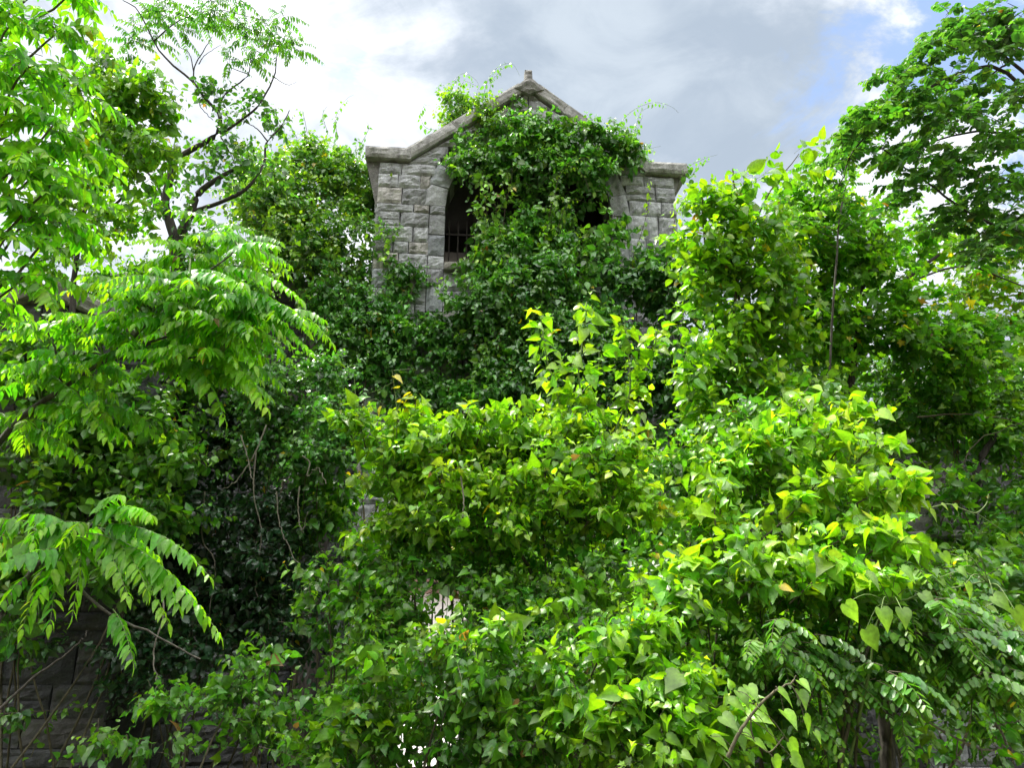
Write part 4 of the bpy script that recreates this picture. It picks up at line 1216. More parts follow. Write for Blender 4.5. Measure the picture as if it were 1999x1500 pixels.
def b_pier_ivy(fo, tk, b):
    for pts in (((0, 1395, 6.3), (70, 1390, 6.3), (140, 1385, 6.3), (200, 1370, 6.3)), ((60, 1480, 6.3), (90, 1410, 6.3), (130, 1380, 6.3), (150, 1365, 6.3)), ((40, 1300, 6.4), (80, 1270, 6.4), (110, 1240, 6.4), (125, 1215, 6.4)),
                ((0, 1410, 6.3), (30, 1400, 6.3), (60, 1395, 6.3)), ((200, 1330, 6.6), (240, 1325, 6.6), (290, 1310, 6.6))):
        tendril(fo, pts, .085, P_HEARTD, 'ovate', .04, .004, .5, .0, .3)
    bl = [(20, 1200, 6.3, 50, 50, .2, .8), (60, 1260, 6.35, 50, 40, .15, .5), (20, 1400, 6.2, 40, 25, .15, .6), (60, 1140, 6.3, 60, 40, .2, .8)]
    mass(fo, bl, 60, .26, .05, .09, 'ovate', P_IVYD, holes=.2)


plant('pier_ivy', (at(-40, 1500, 6.3)[0], 6.3, None), 'sparse ivy strands creeping across the bare blocks of the dark pier', 'vine', b_pier_ivy, M_IVY)

# ---- centre
def b_center(fo, tk, b):
    bl = [(960, 855, 5.6, 150, 35, .35), (790, 860, 5.6, 90, 45, .35), (870, 920, 5.5, 150, 60, .4), (1060, 920, 5.4, 140, 60, .4), (1150, 970, 5.4, 80, 50, .35), (960, 1000, 5.4, 160, 50, .35), (750, 960, 5.7, 60, 60, .3), (1120, 880, 5.5, 90, 35, .3), (820, 1030, 5.6, 90, 35, .3, .7), (1060, 850, 5.6, 80, 35, .3)]
    mass(fo, bl, 62, .42, .062, .115, 'heart', (P_HEART[0], (.31, .50, .024)), tonevar=.2, holes=.08, hang=.45, young=1.15, upw=.8, yellow=.004)
    low = [(800, 1070, 5.8, 110, 35, .3, .6), (950, 1070, 5.8, 130, 40, .3, .6), (1100, 1060, 5.7, 110, 40, .3, .7)]
    mass(fo, low, 60, .36, .055, .095, 'heart', P_HEARTD, tonevar=.2, holes=.2, hang=.6)
    sprays(fo, [(x, y, x + dx, y + dy, Yq) for x, y, dx, dy, Yq in ((720, 900, -20, -110, 5.3), (800, 880, 10, -90, 5.3), (870, 880, 40, -80, 5.2), (930, 870, 50, -70, 5.2), (1010, 870, 20, -85, 5.2), (1090, 880, 60, -60, 5.2), (1180, 920, 70, -60, 5.2), (1200, 980, 70, -20, 5.1), (1240, 1000, 60, 10, 5.0), (690, 860, -30, -40, 5.3), (780, 980, -80, -40, 5.3), (860, 980, 60, -70, 5.0), (960, 980, 70, -60, 5.0), (1060, 1000, 80, -50, 5.0), (1140, 1030, 90, -20, 5.0), (760, 1040, -70, 10, 5.3))], .070, P_HEARTX, sp=.042)
    root_stems(fo, b, bl[:7], .014)
    px_limb(fo, [(1090, 1330, 5.6), (1045, 1150, 5.6), (1000, 1020, 5.5)], .022, .012, 12, 6, .01)


plant('heart_leaved_bush', (at(1040, 1480, 5.7)[0], 5.7, None), 'bright lime-green heart-leaved bush in the middle, in front of the gatehouse', 'bush', b_center, M_HEART)


def b_sprigs(fo, tk, b):
    def spray(pts, n, Ls, sz):
        p = px_limb(fo, pts, .009, .004, 24, 5, .004)
        i = np.linspace(3, 23, n).astype(int)
        tg = norm(np.gradient(p, axis=0))[i]
        a = np.arange(n) * 2.4
        D = np.stack([np.cos(a), np.sin(a) * .8, np.full(n, .45)], 1) + tg * .4
        grow(fo, p[i], D, Ls * RNG.uniform(.6, 1.1, n) * np.linspace(1.1, .55, n), .055, sz, 'heart', ((.13, .29, .014), (.32, .52, .018)), droop=.25, hang=.45, young=1.1, spread=1, wid=.85)
    spray([(1110, 900, 5.5), (1090, 780, 5.5), (1065, 690, 5.5), (1055, 610, 5.5)], 26, .22, .098)
    spray([(1160, 860, 5.5), (1130, 740, 5.5), (1140, 650, 5.5), (1145, 590, 5.5)], 24, .21, .096)
    spray([(1210, 860, 5.5), (1230, 760, 5.5), (1225, 680, 5.5), (1220, 630, 5.5)], 24, .20, .096)
    spray([(1190, 870, 5.5), (1230, 770, 5.5), (1275, 690, 5.5), (1280, 640, 5.5)], 20, .17, .088)
    spray([(1100, 880, 5.5), (1110, 800, 5.5), (1160, 740, 5.5), (1170, 690, 5.5)], 12, .22, .1)


plant('sapling', (at(1150, 1480, 5.8)[0], 5.8, None), 'upright bright sprays of ovate leaves rising above the central bush', 'sapling', b_sprigs, M_HEART, M_GREENSTEM)


def b_curl(fo, tk, b):
    pal = ((.30, .42, .03), (.50, .44, .03))
    for pts, r in ((((760, 960, 5.4), (775, 830, 5.3), (770, 760, 5.3), (765, 722, 5.3)), .0045), (((775, 800, 5.3), (790, 770, 5.3), (800, 755, 5.3)), .0035), (((770, 745, 5.3), (730, 765, 5.3), (700, 770, 5.3)), .0022), (((768, 724, 5.3), (785, 722, 5.3), (806, 720, 5.3)), .0022),
                   (((725, 800, 5.3), (718, 785, 5.3), (735, 780, 5.3), (748, 790, 5.3)), .0022), (((690, 870, 5.4), (695, 810, 5.4), (692, 740, 5.4)), .005)):
        px_limb(fo, pts, r, r * .5, 16, 5)
    pos = np.array([at(770, 735, 5.3), at(777, 758, 5.3), at(800, 768, 5.3), at(775, 785, 5.3), at(802, 775, 5.3), at(745, 795, 5.3), at(712, 800, 5.3), at(790, 800, 5.3)])
    fo.leaves('heart', pos, norm(rvec(8) + DOWN * .6), norm(UP + rvec(8) * .5), RNG.uniform(.05, .085, 8), np.tile((.45, .38, .02), (8, 1)) * RNG.uniform(.7, 1.1, (8, 1)))


plant('vine_shoot', (at(760, 960, 5.4)[0], 5.4, at(760, 960, 5.4)[2]), 'yellowing vine shoot with curling tendrils poking up from the central bush', 'vine', b_curl, M_HEART, M_GREENSTEM)

plant('vine_tangle', (at(900, 1480, 4.7)[0], 4.7, None), 'mid-green tangle of heart leaves along the bottom centre, with bright gaps behind', 'vine',
      bush([(700, 1400, 4.7, 70, 50, .3), (770, 1330, 4.7, 70, 40, .3), (880, 1300, 4.6, 80, 50, .35), (980, 1290, 4.5, 90, 60, .35), (940, 1400, 4.5, 80, 50, .3), (1060, 1370, 4.4, 90, 70, .35), (720, 1470, 4.6, 70, 40, .3, .8), (990, 1470, 4.4, 100, 50, .3), (870, 1370, 4.6, 70, 30, .3, .8), (1000, 1200, 4.9, 70, 40, .3, .8), (1080, 1240, 4.7, 80, 60, .3), (960, 1150, 5.2, 70, 45, .3), (1040, 1140, 5.2, 70, 45, .3), (780, 1180, 5.3, 60, 60, .3, .8), (770, 1240, 5.1, 40, 35, .2, .8), (960, 1235, 4.9, 45, 35, .2), (620, 1480, 4.7, 60, 40, .3, .8), (900, 1110, 5.4, 80, 30, .3), (1140, 1110, 5.2, 70, 50, .3)],
           60, .36, .058, .10, 'heart', P_HEARTD, tonevar=.25, hf=1.8, holes=.22, hang=.55, young=1.,
           arcs=[(760, 1350, 700, 1280, 4.5), (850, 1320, 870, 1240, 4.4), (960, 1310, 1000, 1220, 4.3), (1040, 1350, 1100, 1260, 4.2), (930, 1430, 960, 1350, 4.3), (720, 1440, 640, 1370, 4.5), (1040, 1460, 1110, 1390, 4.1), (690, 1480, 620, 1430, 4.5)]), M_HEART)
plant('vine_tangle', (at(1250, 1490, 4.3)[0], 4.3, None), 'large-leaved vine spilling over the ground to the right of bottom centre', 'vine',
      bush([(1180, 1310, 4.4, 90, 60, .35), (1180, 1420, 4.2, 100, 60, .35), (1300, 1370, 4.1, 90, 70, .35), (1280, 1260, 4.4, 80, 60, .35), (1280, 1480, 4.0, 110, 40, .3), (1400, 1440, 3.9, 60, 40, .25), (1150, 1170, 4.9, 80, 50, .3, .8), (1240, 1160, 4.8, 70, 60, .3)],
           58, .38, .062, .11, 'heart', P_HEART, tonevar=.25, hf=1.8, holes=.24, hang=.55, young=.8,
           arcs=[(1150, 1330, 1180, 1230, 4.1), (1220, 1300, 1290, 1210, 4.1), (1180, 1430, 1260, 1350, 3.9), (1290, 1400, 1370, 1310, 3.9), (1300, 1480, 1390, 1450, 3.8), (1120, 1480, 1190, 1410, 4.0), (1250, 1220, 1320, 1140, 4.3), (1360, 1460, 1430, 1400, 3.8)]), M_HEART)


# ---- right side
def b_tall(fo, tk, b):
    Y = 7.4
    px_limb(tk, [(1460, 1150, Y), (1440, 900, Y), (1425, 720, Y), (1438, 560, Y), (1440, 430, Y), (1430, 330, Y)], .032, .01, 20, 7, .008)
    px_limb(tk, [(1450, 1100, Y), (1410, 800, Y), (1395, 640, Y), (1375, 480, Y), (1370, 370, Y)], .024, .008, 16, 7, .008)
    px_limb(tk, [(1440, 600, Y), (1460, 480, Y), (1500, 380, Y), (1560, 300, Y)], .016, .006, 14, 6, .005)
    bl = [(1390, 410, Y, 60, 50, .35), (1460, 400, Y, 70, 50, .35), (1440, 480, Y, 90, 60, .4), (1380, 520, Y, 70, 70, .4), (1450, 580, Y, 90, 70, .4), (1390, 630, Y - .1, 80, 70, .4), (1440, 700, Y - .1, 90, 70, .4), (1370, 730, Y - .2, 60, 70, .35), (1430, 800, Y - .2, 90, 60, .4), (1520, 630, Y + .2, 80, 70, .4), (1400, 870, Y - .3, 70, 50, .3, .8), (1520, 460, Y + .2, 60, 50, .3), (1340, 560, Y, 40, 60, .3, .7), (1520, 740, Y, 80, 60, .35)]
    mass(fo, bl, 44, .42, .072, .145, 'ovate', P_HEART, tonevar=.2, holes=.17, hang=.55, young=.9, upw=.8, yellow=.003)
    S = np.array([at(*q) for q in ((1430, 360, Y), (1470, 350, Y), (1500, 360, Y), (1530, 330, Y), (1560, 310, Y), (1570, 340, Y), (1420, 340, Y), (1350, 380, Y), (1550, 300, Y), (1490, 320, Y))])
    grow(fo, S, np.tile((.7, -.1, .35), (10, 1)) + rvec(10) * .4, np.full(10, .4), .055, .15, 'ovate', P_HEART, droop=.35, hang=.5)


plant('ovate_leaved_sapling', (at(1460, 1200, 7.4)[0], 7.4, None), 'tall sapling with thin upright stems and ovate leaves right of the gatehouse', 'sapling', b_tall, M_HEART, M_GREENSTEM, 'crown', 'twig', trunk=M_TWIG)


def b_lobed(fo, tk, b):
    Y = 8.6
    px_limb(tk, [(1620, 1200, Y), (1640, 900, Y), (1690, 610, Y), (1750, 560, Y), (1830, 500, Y)], .06, .02, 16, 8, .01)
    px_limb(tk, [(1660, 750, Y), (1700, 470, Y), (1745, 400, Y)], .03, .014, 12, 7, .01)
    px_limb(tk, [(1640, 620, Y), (1560, 480, Y), (1490, 448, Y)], .02, .006, 12, 6, .01)
    px_limb(tk, [(1750, 560, Y), (1880, 520, Y), (1999, 560, Y)], .016, .008, 12, 6, .01)
    bl = [(1600, 430, Y, 60, 50, .4), (1680, 440, Y, 60, 50, .4, .7), (1600, 520, Y, 90, 60, .5), (1710, 540, Y, 90, 55, .5, .8), (1630, 610, Y, 100, 60, .5), (1560, 600, Y, 60, 60, .4), (1740, 640, Y, 100, 45, .5), (1840, 690, Y, 90, 50, .5), (1800, 600, Y, 60, 40, .4, .5), (1930, 700, Y, 80, 60, .5), (1590, 690, Y, 80, 45, .4), (1780, 470, Y + .3, 60, 50, .4, .5), (1850, 500, Y + .3, 60, 40, .4, .4), (1540, 400, Y, 40, 40, .3, .6), (1640, 390, Y, 50, 40, .3, .6)]
    mass(fo, bl, 40, .42, .075, .155, 'lobed', P_LOB, tonevar=.25, holes=.2, hang=.5, young=.9, yellow=.012)
    bl = [(1930, 560, Y + .5, 60, 50, .4, .5), (1970, 500, Y + .5, 60, 40, .4, .7), (1900, 460, Y + .5, 60, 40, .4, .5), (1980, 620, Y + .4, 50, 50, .4, .7), (1880, 560, Y + .5, 40, 30, .3, .4)]
    mass(fo, bl, 42, .42, .075, .15, 'lobed', ((.10, .21, .014), (.30, .42, .016)), holes=.2, hang=.5, young=1, yellow=.06)


plant('lobed_leaf_tree', (at(1620, 1250, 8.6)[0], 8.6, None), 'tree with yellow-green lobed leaves glowing below the locust branches on the right', 'tree', b_lobed, M_THIN, M_TWIG, 'crown', 'twig', trunk=M_DARKBARK)


def b_locust(fo, tk, b):
    Y = 6.2
    px_limb(tk, [(2350, 1500, Y), (2280, 900, Y), (2200, 560, Y), (2120, 360, Y), (2060, 200, Y)], .12, .05, 18, 9, .02)
    L = [((2200, 560, Y), (2040, 480, Y), (1900, 420, Y), (1800, 350, Y), (1720, 290, Y)), ((2120, 360, Y), (1990, 270, Y), (1880, 260, Y), (1770, 300, Y)), ((2060, 200, Y), (1960, 110, Y), (1860, 60, Y), (1940, 20, Y)),
         ((2060, 240, Y), (1940, 130, Y), (1800, 180, Y), (1720, 240, Y), (1665, 300, Y), (1640, 360, Y)), ((2120, 400, Y), (1990, 360, Y), (1900, 330, Y)), ((2100, 320, Y), (1999, 105, Y), (1960, 130, Y), (1900, 170, Y))]
    for l in L: px_limb(fo, l, .022, .005, 20, 6, .01)
    C = []
    strips = [((1990, 30), (1900, 45), (1850, 75), (1800, 120), (1735, 175), 26, 46), ((1999, 80), (1940, 85), (1890, 60), 22, 22), ((1960, 130), (1860, 165), (1790, 205), (1715, 235), (1680, 262), 24, 46), ((1999, 190), (1910, 215), (1840, 240), (1780, 285), (1735, 305), 26, 46),
              ((1999, 260), (1930, 285), (1870, 330), (1800, 345), 26, 34), ((1999, 340), (1940, 370), (1880, 420), (1820, 440), 26, 32), ((1999, 430), (1950, 470), (1900, 500), 24, 18), ((1690, 235), (1662, 275), (1655, 330), 10, 12), ((1800, 340), (1750, 380), (1735, 440), 20, 10), ((1999, 310), (1980, 400), (1960, 470), 30, 16)]
    for *pts, wd, n in strips:
        q = curve_pts([(x, y, 0) for x, y in pts], 40)
        for i in range(n):
            x, y, _ = q[RNG.integers(0, 40)]
            C.append((at(x + RNG.normal() * wd * .5, y + RNG.normal() * wd * .6, Y + RNG.normal() * .3), .5))
    # the leaflets trail to the left in the breeze
    whorls(fo, C[::5] + C[1::5] + C[2::5] + C[3::5], 7, .27, .078, ((.034, .115, .022), (.14, .31, .022)), droop=.55, hang=.3, pitch=.9, spacing=.042, young=.8, kind='oval', bias=(-.3, -.1, .1), wid=1.25, flat=.25)
    for c, k in C[::2]:
        limb(fo, [c + np.array([.12, .02, -.05]), c], .005, .003, 4, 4)


plant('locust_tree', (at(2350, 1500, 6.2)[0], 6.2, None), 'locust tree with branches of tiny oval leaflets hanging across the upper right sky', 'tree', b_locust, M_LOCUST, M_DARKBARK, 'crown', 'branch', trunk=M_DARKBARK)


def b_locsap(fo, tk, b):
    Y = 7.9
    px_limb(tk, [(1600, 1150, Y), (1620, 700, Y), (1640, 420, Y), (1665, 330, Y), (1680, 250, Y)], .016, .005, 18, 6, .012)
    C = [(at(x, y, Y + RNG.normal() * .1), 1) for x, y in ((1640, 300), (1610, 310), (1600, 350), (1650, 360), (1620, 390), (1590, 330), (1660, 400), (1570, 420), (1600, 440), (1655, 440), (1560, 440), (1530, 420), (1630, 330), (1680, 280), (1665, 240))]
    tp = curve_pts([at(*q) for q in ((1600, 1150, Y), (1620, 700, Y), (1640, 420, Y), (1665, 330, Y), (1680, 250, Y))], 60)
    for c, k in C:
        e = tp[np.argmin(np.linalg.norm(tp - c + np.array([0, 0, .12]), axis=1))]; limb(fo, [e, (e + c) / 2, c], .006, .003, 6, 4)
    whorls(fo, C, 7, .28, .07, P_LOC, droop=.4, hang=.5, pitch=.6, spacing=.034, young=1.0, kind='oval', bias=(-.2, 0, .1))


plant('locust_sapling', (at(1600, 1200, 7.9)[0], 7.9, None), 'thin locust sapling standing up against bright cloud left of the hanging branches', 'sapling', b_locsap, M_LOCUST, M_TWIG, 'crown', 'branch')


def b_thick(fo, tk, b):
    bl = [(1850, 790, 8.9, 110, 50, .4), (1950, 790, 8.9, 80, 60, .4), (1700, 840, 9.1, 90, 40, .3, .7), (1960, 880, 8.8, 60, 60, .4), (1870, 870, 8.9, 70, 40, .3, .7), (1960, 980, 8.6, 60, 60, .3), (1890, 1050, 8.4, 80, 50, .3, .7), (1980, 1080, 8.3, 50, 60, .3, .8), (1700, 900, 9, 60, 40, .3, .6), (1760, 870, 9, 60, 40, .3, .6), (1780, 740, 9, 100, 30, .4), (1930, 1100, 7.8, 90, 60, .35), (1980, 1020, 8.0, 50, 60, .35), (1860, 1130, 7.6, 80, 50, .35), (1700, 960, 8.2, 50, 60, .3), (1690, 1050, 8.0, 60, 50, .3), (1870, 930, 8.2, 40, 50, .3, .7)]
    mass(fo, bl, 62, .38, .062, .13, 'ovate', P_HEARTD, tonevar=.35, holes=.25, hang=.55)
    px_limb(tk, [(1890, 1150, 8.7), (1898, 1000, 8.7), (1915, 900, 8.7), (1960, 820, 8.7)], .07, .03, 14, 8, .01)
    px_limb(fo, [(1830, 1040, 8.4), (1900, 870, 8.4), (1999, 830, 8.4)], .008, .004, 12, 5, .02)
    px_limb(fo, [(1790, 815, 8.5), (1900, 810, 8.5), (1999, 830, 8.5)], .012, .006, 12, 5, .02)
    root_stems(fo, b, bl[::2], .016)


plant('thicket', (at(1890, 1250, 8.7)[0], 8.7, None), 'shaded thicket with a leaning dark trunk at the right edge behind the pale pier', 'shrub', b_thick, M_HEART, M_TWIG, trunk=M_DARKBARK)


def b_right(fo, tk, b):
    bl = [(1560, 850, 5.2, 80, 40, .35, .8), (1620, 880, 5.1, 70, 40, .3, .7), (1500, 930, 5.1, 80, 60, .35), (1590, 960, 4.9, 90, 60, .35), (1670, 990, 4.7, 70, 45, .3), (1560, 1050, 4.8, 100, 60, .4), (1680, 1070, 4.6, 70, 50, .3), (1420, 1060, 4.9, 70, 70, .35), (1480, 1150, 4.6, 100, 70, .4), (1600, 1150, 4.5, 90, 60, .35), (1380, 1180, 4.6, 70, 60, .3), (1700, 1160, 4.4, 60, 50, .3), (1450, 970, 5.1, 60, 60, .3, .8)]
    mass(fo, bl, 46, .44, .07, .118, 'heart', (P_HEART[0], (.28, .49, .032)), tonevar=.25, hf=1.8, holes=.24, hang=.5, young=.95, upw=.8, yellow=.003)
    sprays(fo, [(x, y, x + dx, y + dy, Yq) for x, y, dx, dy, Yq in ((1400, 1050, -10, -110, 4.6), (1460, 960, 20, -110, 4.8), (1540, 900, 30, -120, 4.8), (1600, 880, 70, -90, 4.8), (1650, 930, 90, -60, 4.6), (1660, 990, 110, -50, 4.4), (1560, 1000, 90, -70, 4.5), (1480, 1060, 80, -80, 4.5), (1600, 1080, 110, -50, 4.3), (1680, 1090, 90, -20, 4.2), (1440, 1180, 60, -90, 4.3), (1540, 1180, 80, -80, 4.2), (1640, 1190, 90, -60, 4.1), (1360, 1180, -20, -80, 4.5), (1340, 1080, 20, -90, 4.8), (1700, 1000, 80, -20, 4.5), (1520, 960, 10, -140, 4.9), (1420, 990, -40, -90, 4.9))], .080, P_HEARTX, Ls=.24, sp=.045, n=18)
    root_stems(fo, b, bl[::2], .014)
    for pts in (((1400, 1060, 4.6), (1395, 1000, 4.6), (1400, 960, 4.6)), ((1560, 850, 5.1), (1555, 790, 5.1), (1580, 755, 5.1)), ((1620, 900, 5.), (1680, 820, 5.), (1740, 790, 5.)), ((1640, 960, 4.7), (1670, 930, 4.6), (1680, 920, 4.6)), ((1440, 1180, 4.5), (1400, 1080, 4.5), (1385, 1040, 4.5))):
        tendril(fo, pts, .14, P_HEART, 'heart', .055, .006, 1.0, .0, .5)


plant('heart_leaved_bush', (at(1540, 1480, 4.8)[0], 4.8, None), 'big sunlit heart-leaved bush right of centre, its leaf undersides showing pale', 'bush', b_right, M_HEART)


def b_arm(fo, tk, b):
    px_limb(fo, [(1720, 985, 4.6), (1770, 985, 4.6), (1810, 992, 4.6), (1850, 985, 4.6), (1880, 995, 4.6), (1905, 1002, 4.6), (1925, 985, 4.6), (1930, 965, 4.6)], .0055, .003, 30, 5)
    px_limb(fo, [(1905, 1002, 4.6), (1940, 1025, 4.6), (1990, 1060, 4.6)], .003, .002, 8, 4)
    px_limb(fo, [(1862, 990, 4.6), (1872, 1005, 4.6), (1862, 1020, 4.6)], .0025, .0015, 8, 4)
    q = [(1765, 978), (1775, 992), (1815, 997), (1838, 985), (1862, 985)]
    pos = np.array([at(x, y, 4.58) for x, y in q])
    fo.leaves('heart', pos, norm(rvec(5) * .4 + np.array([.5, 0, -.8])), norm(np.array([0, -.8, .6]) + rvec(5) * .3), np.array([.11, .09, .075, .05, .04]), np.tile((.26, .40, .03), (5, 1)))


plant('vine_shoot', tuple(at(1720, 985, 4.6)), 'pale yellow vine shoot reaching right with a hooked tip in front of the pale pier', 'vine', b_arm, M_HEART, M_GREENSTEM)


def b_heartright(fo, tk, b):
    q = [(1940, 1165, .14), (1980, 1190, .16), (1885, 1140, .12), (1880, 1085, .10), (1760, 1110, .13), (1800, 1160, .12), (1690, 1120, .14), (1840, 1080, .09), (1870, 1110, .08), (1905, 1075, .06), (1720, 1190, .15), (1690, 1230, .17), (1760, 1190, .13), (1830, 1130, .10), (1650, 1180, .15), (1740, 1150, .12)]
    pos = np.array([at(x, y, 3.9 + RNG.normal() * .1) for x, y, s in q]); n = len(q)
    sz = np.array([s for *_, s in q]) * .68
    fo.leaves('heart', pos, norm(np.array([.25, -.2, -.8]) + rvec(n) * .35), norm(np.array([0, -.75, .7]) + rvec(n) * .35), sz, np.tile((.17, .32, .03), (n, 1)) * RNG.uniform(.6, 1.3, (n, 1)))
    for p, s in zip(pos, sz):
        r = at(1740, 1180, 4.05) if p[0] < pos[:, 0].mean() else at(1930, 1140, 4.05)
        limb(fo, [r, (r + p) / 2 + np.array([0, 0, .05]), p], .003, .002, 8, 4)
    px_limb(fo, [(1660, 1480, 4.3), (1700, 1300, 4.1), (1740, 1180, 4.05), (1930, 1140, 4.05)], .009, .004, 16, 5, .01)


plant('vine_shoot', (at(1660, 1500, 4.3)[0], 4.3, None), 'large single heart leaves on thin stalks at the right, in front of the locust fronds', 'vine', b_heartright, M_HEART, M_GREENSTEM)


def b_locright(fo, tk, b):
    Y = 4.3
    L = [((1640, 1490, Y), (1700, 1250, Y), (1780, 1110, Y), (1840, 1180, Y), (1900, 1260, Y), (1990, 1340, Y)), ((1700, 1250, Y), (1800, 1240, Y), (1900, 1330, Y), (1960, 1420, Y)), ((1660, 1400, Y), (1640, 1330, Y), (1600, 1330, Y), (1560, 1420, Y)), ((1660, 1350, Y), (1700, 1340, Y), (1760, 1420, Y))]
    for l in L: px_limb(fo, l, .012, .003, 18, 5, .008)
    C = []
    for x, y, rx, ry, n in ((1800, 1130, 50, 25, 7), (1850, 1190, 50, 30, 10), (1900, 1250, 50, 30, 10), (1960, 1320, 45, 35, 9), (1820, 1260, 60, 35, 10), (1900, 1340, 50, 40, 8), (1760, 1220, 50, 40, 8), (1700, 1290, 50, 40, 8), (1640, 1320, 50, 40, 8), (1590, 1390, 35, 40, 5), (1500, 1240, 70, 40, 8), (1560, 1280, 60, 40, 8), (1740, 1340, 50, 30, 4), (1990, 1230, 40, 50, 6)):
        for i in range(n):
            a, r = RNG.uniform(0, 6.28), math.sqrt(RNG.random())
            C.append((at(x + rx * r * math.cos(a), y + ry * r * math.sin(a), Y + RNG.normal() * .18), .55))
    whorls(fo, C, 7, .27, .062, ((.055, .165, .02), (.19, .36, .02)), droop=.6, hang=.5, pitch=.3, spacing=.032, young=.8, kind='oval', bias=(.4, -.1, -.2))


plant('locust_sapling', (at(1640, 1500, 4.3)[0], 4.3, None), 'low locust sapling with drooping oval-leaflet fronds in the lower right corner', 'sapling', b_locright, M_LOCUST, M_TWIG, 'crown', 'branch')


def b_sprayfront(fo, tk, b):
    Y = 3.5
    p = px_limb(fo, [(1420, 1480, Y), (1450, 1420, Y), (1500, 1360, Y), (1550, 1330, Y)], .009, .004, 20, 6, .003)
    px_limb(fo, [(1465, 1400, Y), (1470, 1440, Y), (1500, 1470, Y), (1530, 1440, Y)], .004, .003, 14, 5)
    q = [(1480, 1380, .09), (1520, 1350, .10), (1560, 1350, .10), (1530, 1390, .11), (1570, 1400, .09), (1500, 1430, .09), (1540, 1450, .10), (1475, 1450, .08), (1450, 1430, .08), (1560, 1330, .08), (1440, 1350, .10), (1410, 1400, .10), (1460, 1340, .09), (1545, 1480, .1), (1590, 1430, .06), (1425, 1370, .09), (1390, 1440, .1), (1510, 1480, .09)]
    pos = np.array([at(x, y, Y + RNG.normal() * .06) for x, y, s in q]); n = len(q); sz = np.array([s for *_, s in q]) * .8
    fo.leaves('heart', pos, norm(np.array([.5, -.3, -.6]) + rvec(n) * .4), norm(np.array([.1, -.6, .8]) + rvec(n) * .35), sz, np.tile((.17, .33, .025), (n, 1)) * RNG.uniform(.6, 1.3, (n, 1)))
    for a in pos:
        e = p[np.argmin(np.linalg.norm(p - a, axis=1))]; limb(fo, [e, (e + a) / 2 + np.array([0, 0, .02]), a], .002, .0015, 6, 4)


plant('vine_shoot', (at(1420, 1500, 3.5)[0], 3.5, None), 'reddish vine shoot with pointed lime leaves near the bottom edge, right of centre', 'vine', b_sprayfront, M_HEART, M_TWIG)

plant('vine_thicket', (at(1320, 1400, 6.4)[0], 6.4, None), 'dusky vines filling the gap between the central bush and the sunlit right bush', 'vine',
      bush([(1280, 980, 6.6, 80, 60, .35), (1350, 900, 6.8, 70, 60, .35), (1330, 1040, 6.4, 80, 50, .35), (1240, 1050, 6.3, 70, 50, .3), (1290, 1120, 6.0, 80, 50, .3), (1380, 980, 6.6, 60, 60, .3), (1200, 1100, 6.0, 60, 40, .3), (1240, 930, 7.2, 60, 50, .3, .7)],
           62, .36, .055, .11, 'ovate', P_HEARTD, tonevar=.35, holes=.2, hang=.6), M_HEART)
BASE = dict(tonevar=.35, holes=.13, hf=1.6, hang=.6, young=.9, upw=.6)
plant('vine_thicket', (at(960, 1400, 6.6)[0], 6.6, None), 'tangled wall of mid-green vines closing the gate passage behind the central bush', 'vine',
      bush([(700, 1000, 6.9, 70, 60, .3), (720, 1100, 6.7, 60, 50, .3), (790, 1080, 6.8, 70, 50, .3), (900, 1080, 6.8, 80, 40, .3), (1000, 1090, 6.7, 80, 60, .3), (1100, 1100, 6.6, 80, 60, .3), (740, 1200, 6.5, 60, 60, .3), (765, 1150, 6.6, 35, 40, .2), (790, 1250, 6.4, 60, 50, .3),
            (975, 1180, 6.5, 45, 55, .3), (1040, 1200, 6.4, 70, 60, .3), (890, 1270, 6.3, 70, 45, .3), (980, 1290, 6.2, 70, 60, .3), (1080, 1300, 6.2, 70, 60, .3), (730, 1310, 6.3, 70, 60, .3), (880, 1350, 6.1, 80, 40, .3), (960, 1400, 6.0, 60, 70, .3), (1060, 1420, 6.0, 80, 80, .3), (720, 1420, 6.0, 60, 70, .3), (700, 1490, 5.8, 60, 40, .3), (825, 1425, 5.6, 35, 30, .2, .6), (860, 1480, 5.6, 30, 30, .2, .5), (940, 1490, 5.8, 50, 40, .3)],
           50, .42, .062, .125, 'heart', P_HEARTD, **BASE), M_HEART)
plant('vine_thicket', (at(1300, 1450, 5.9)[0], 5.9, None), 'tangled vines low between the bottom-centre leaves and the sunlit bush', 'vine',
      bush([(1160, 1180, 6.3, 70, 60, .3), (1250, 1200, 6.2, 70, 60, .3), (1340, 1150, 6.2, 70, 60, .3), (1180, 1280, 6.0, 70, 60, .3), (1280, 1300, 5.9, 80, 60, .3), (1380, 1260, 5.9, 70, 70, .3), (1180, 1390, 5.8, 80, 70, .3), (1290, 1410, 5.7, 80, 70, .3), (1390, 1370, 5.6, 70, 60, .3), (1400, 1060, 6.2, 60, 70, .3), (1450, 1450, 5.4, 80, 50, .3), (1200, 1480, 5.5, 100, 40, .3)],
           50, .42, .062, .125, 'heart', P_HEART, **BASE), M_HEART)
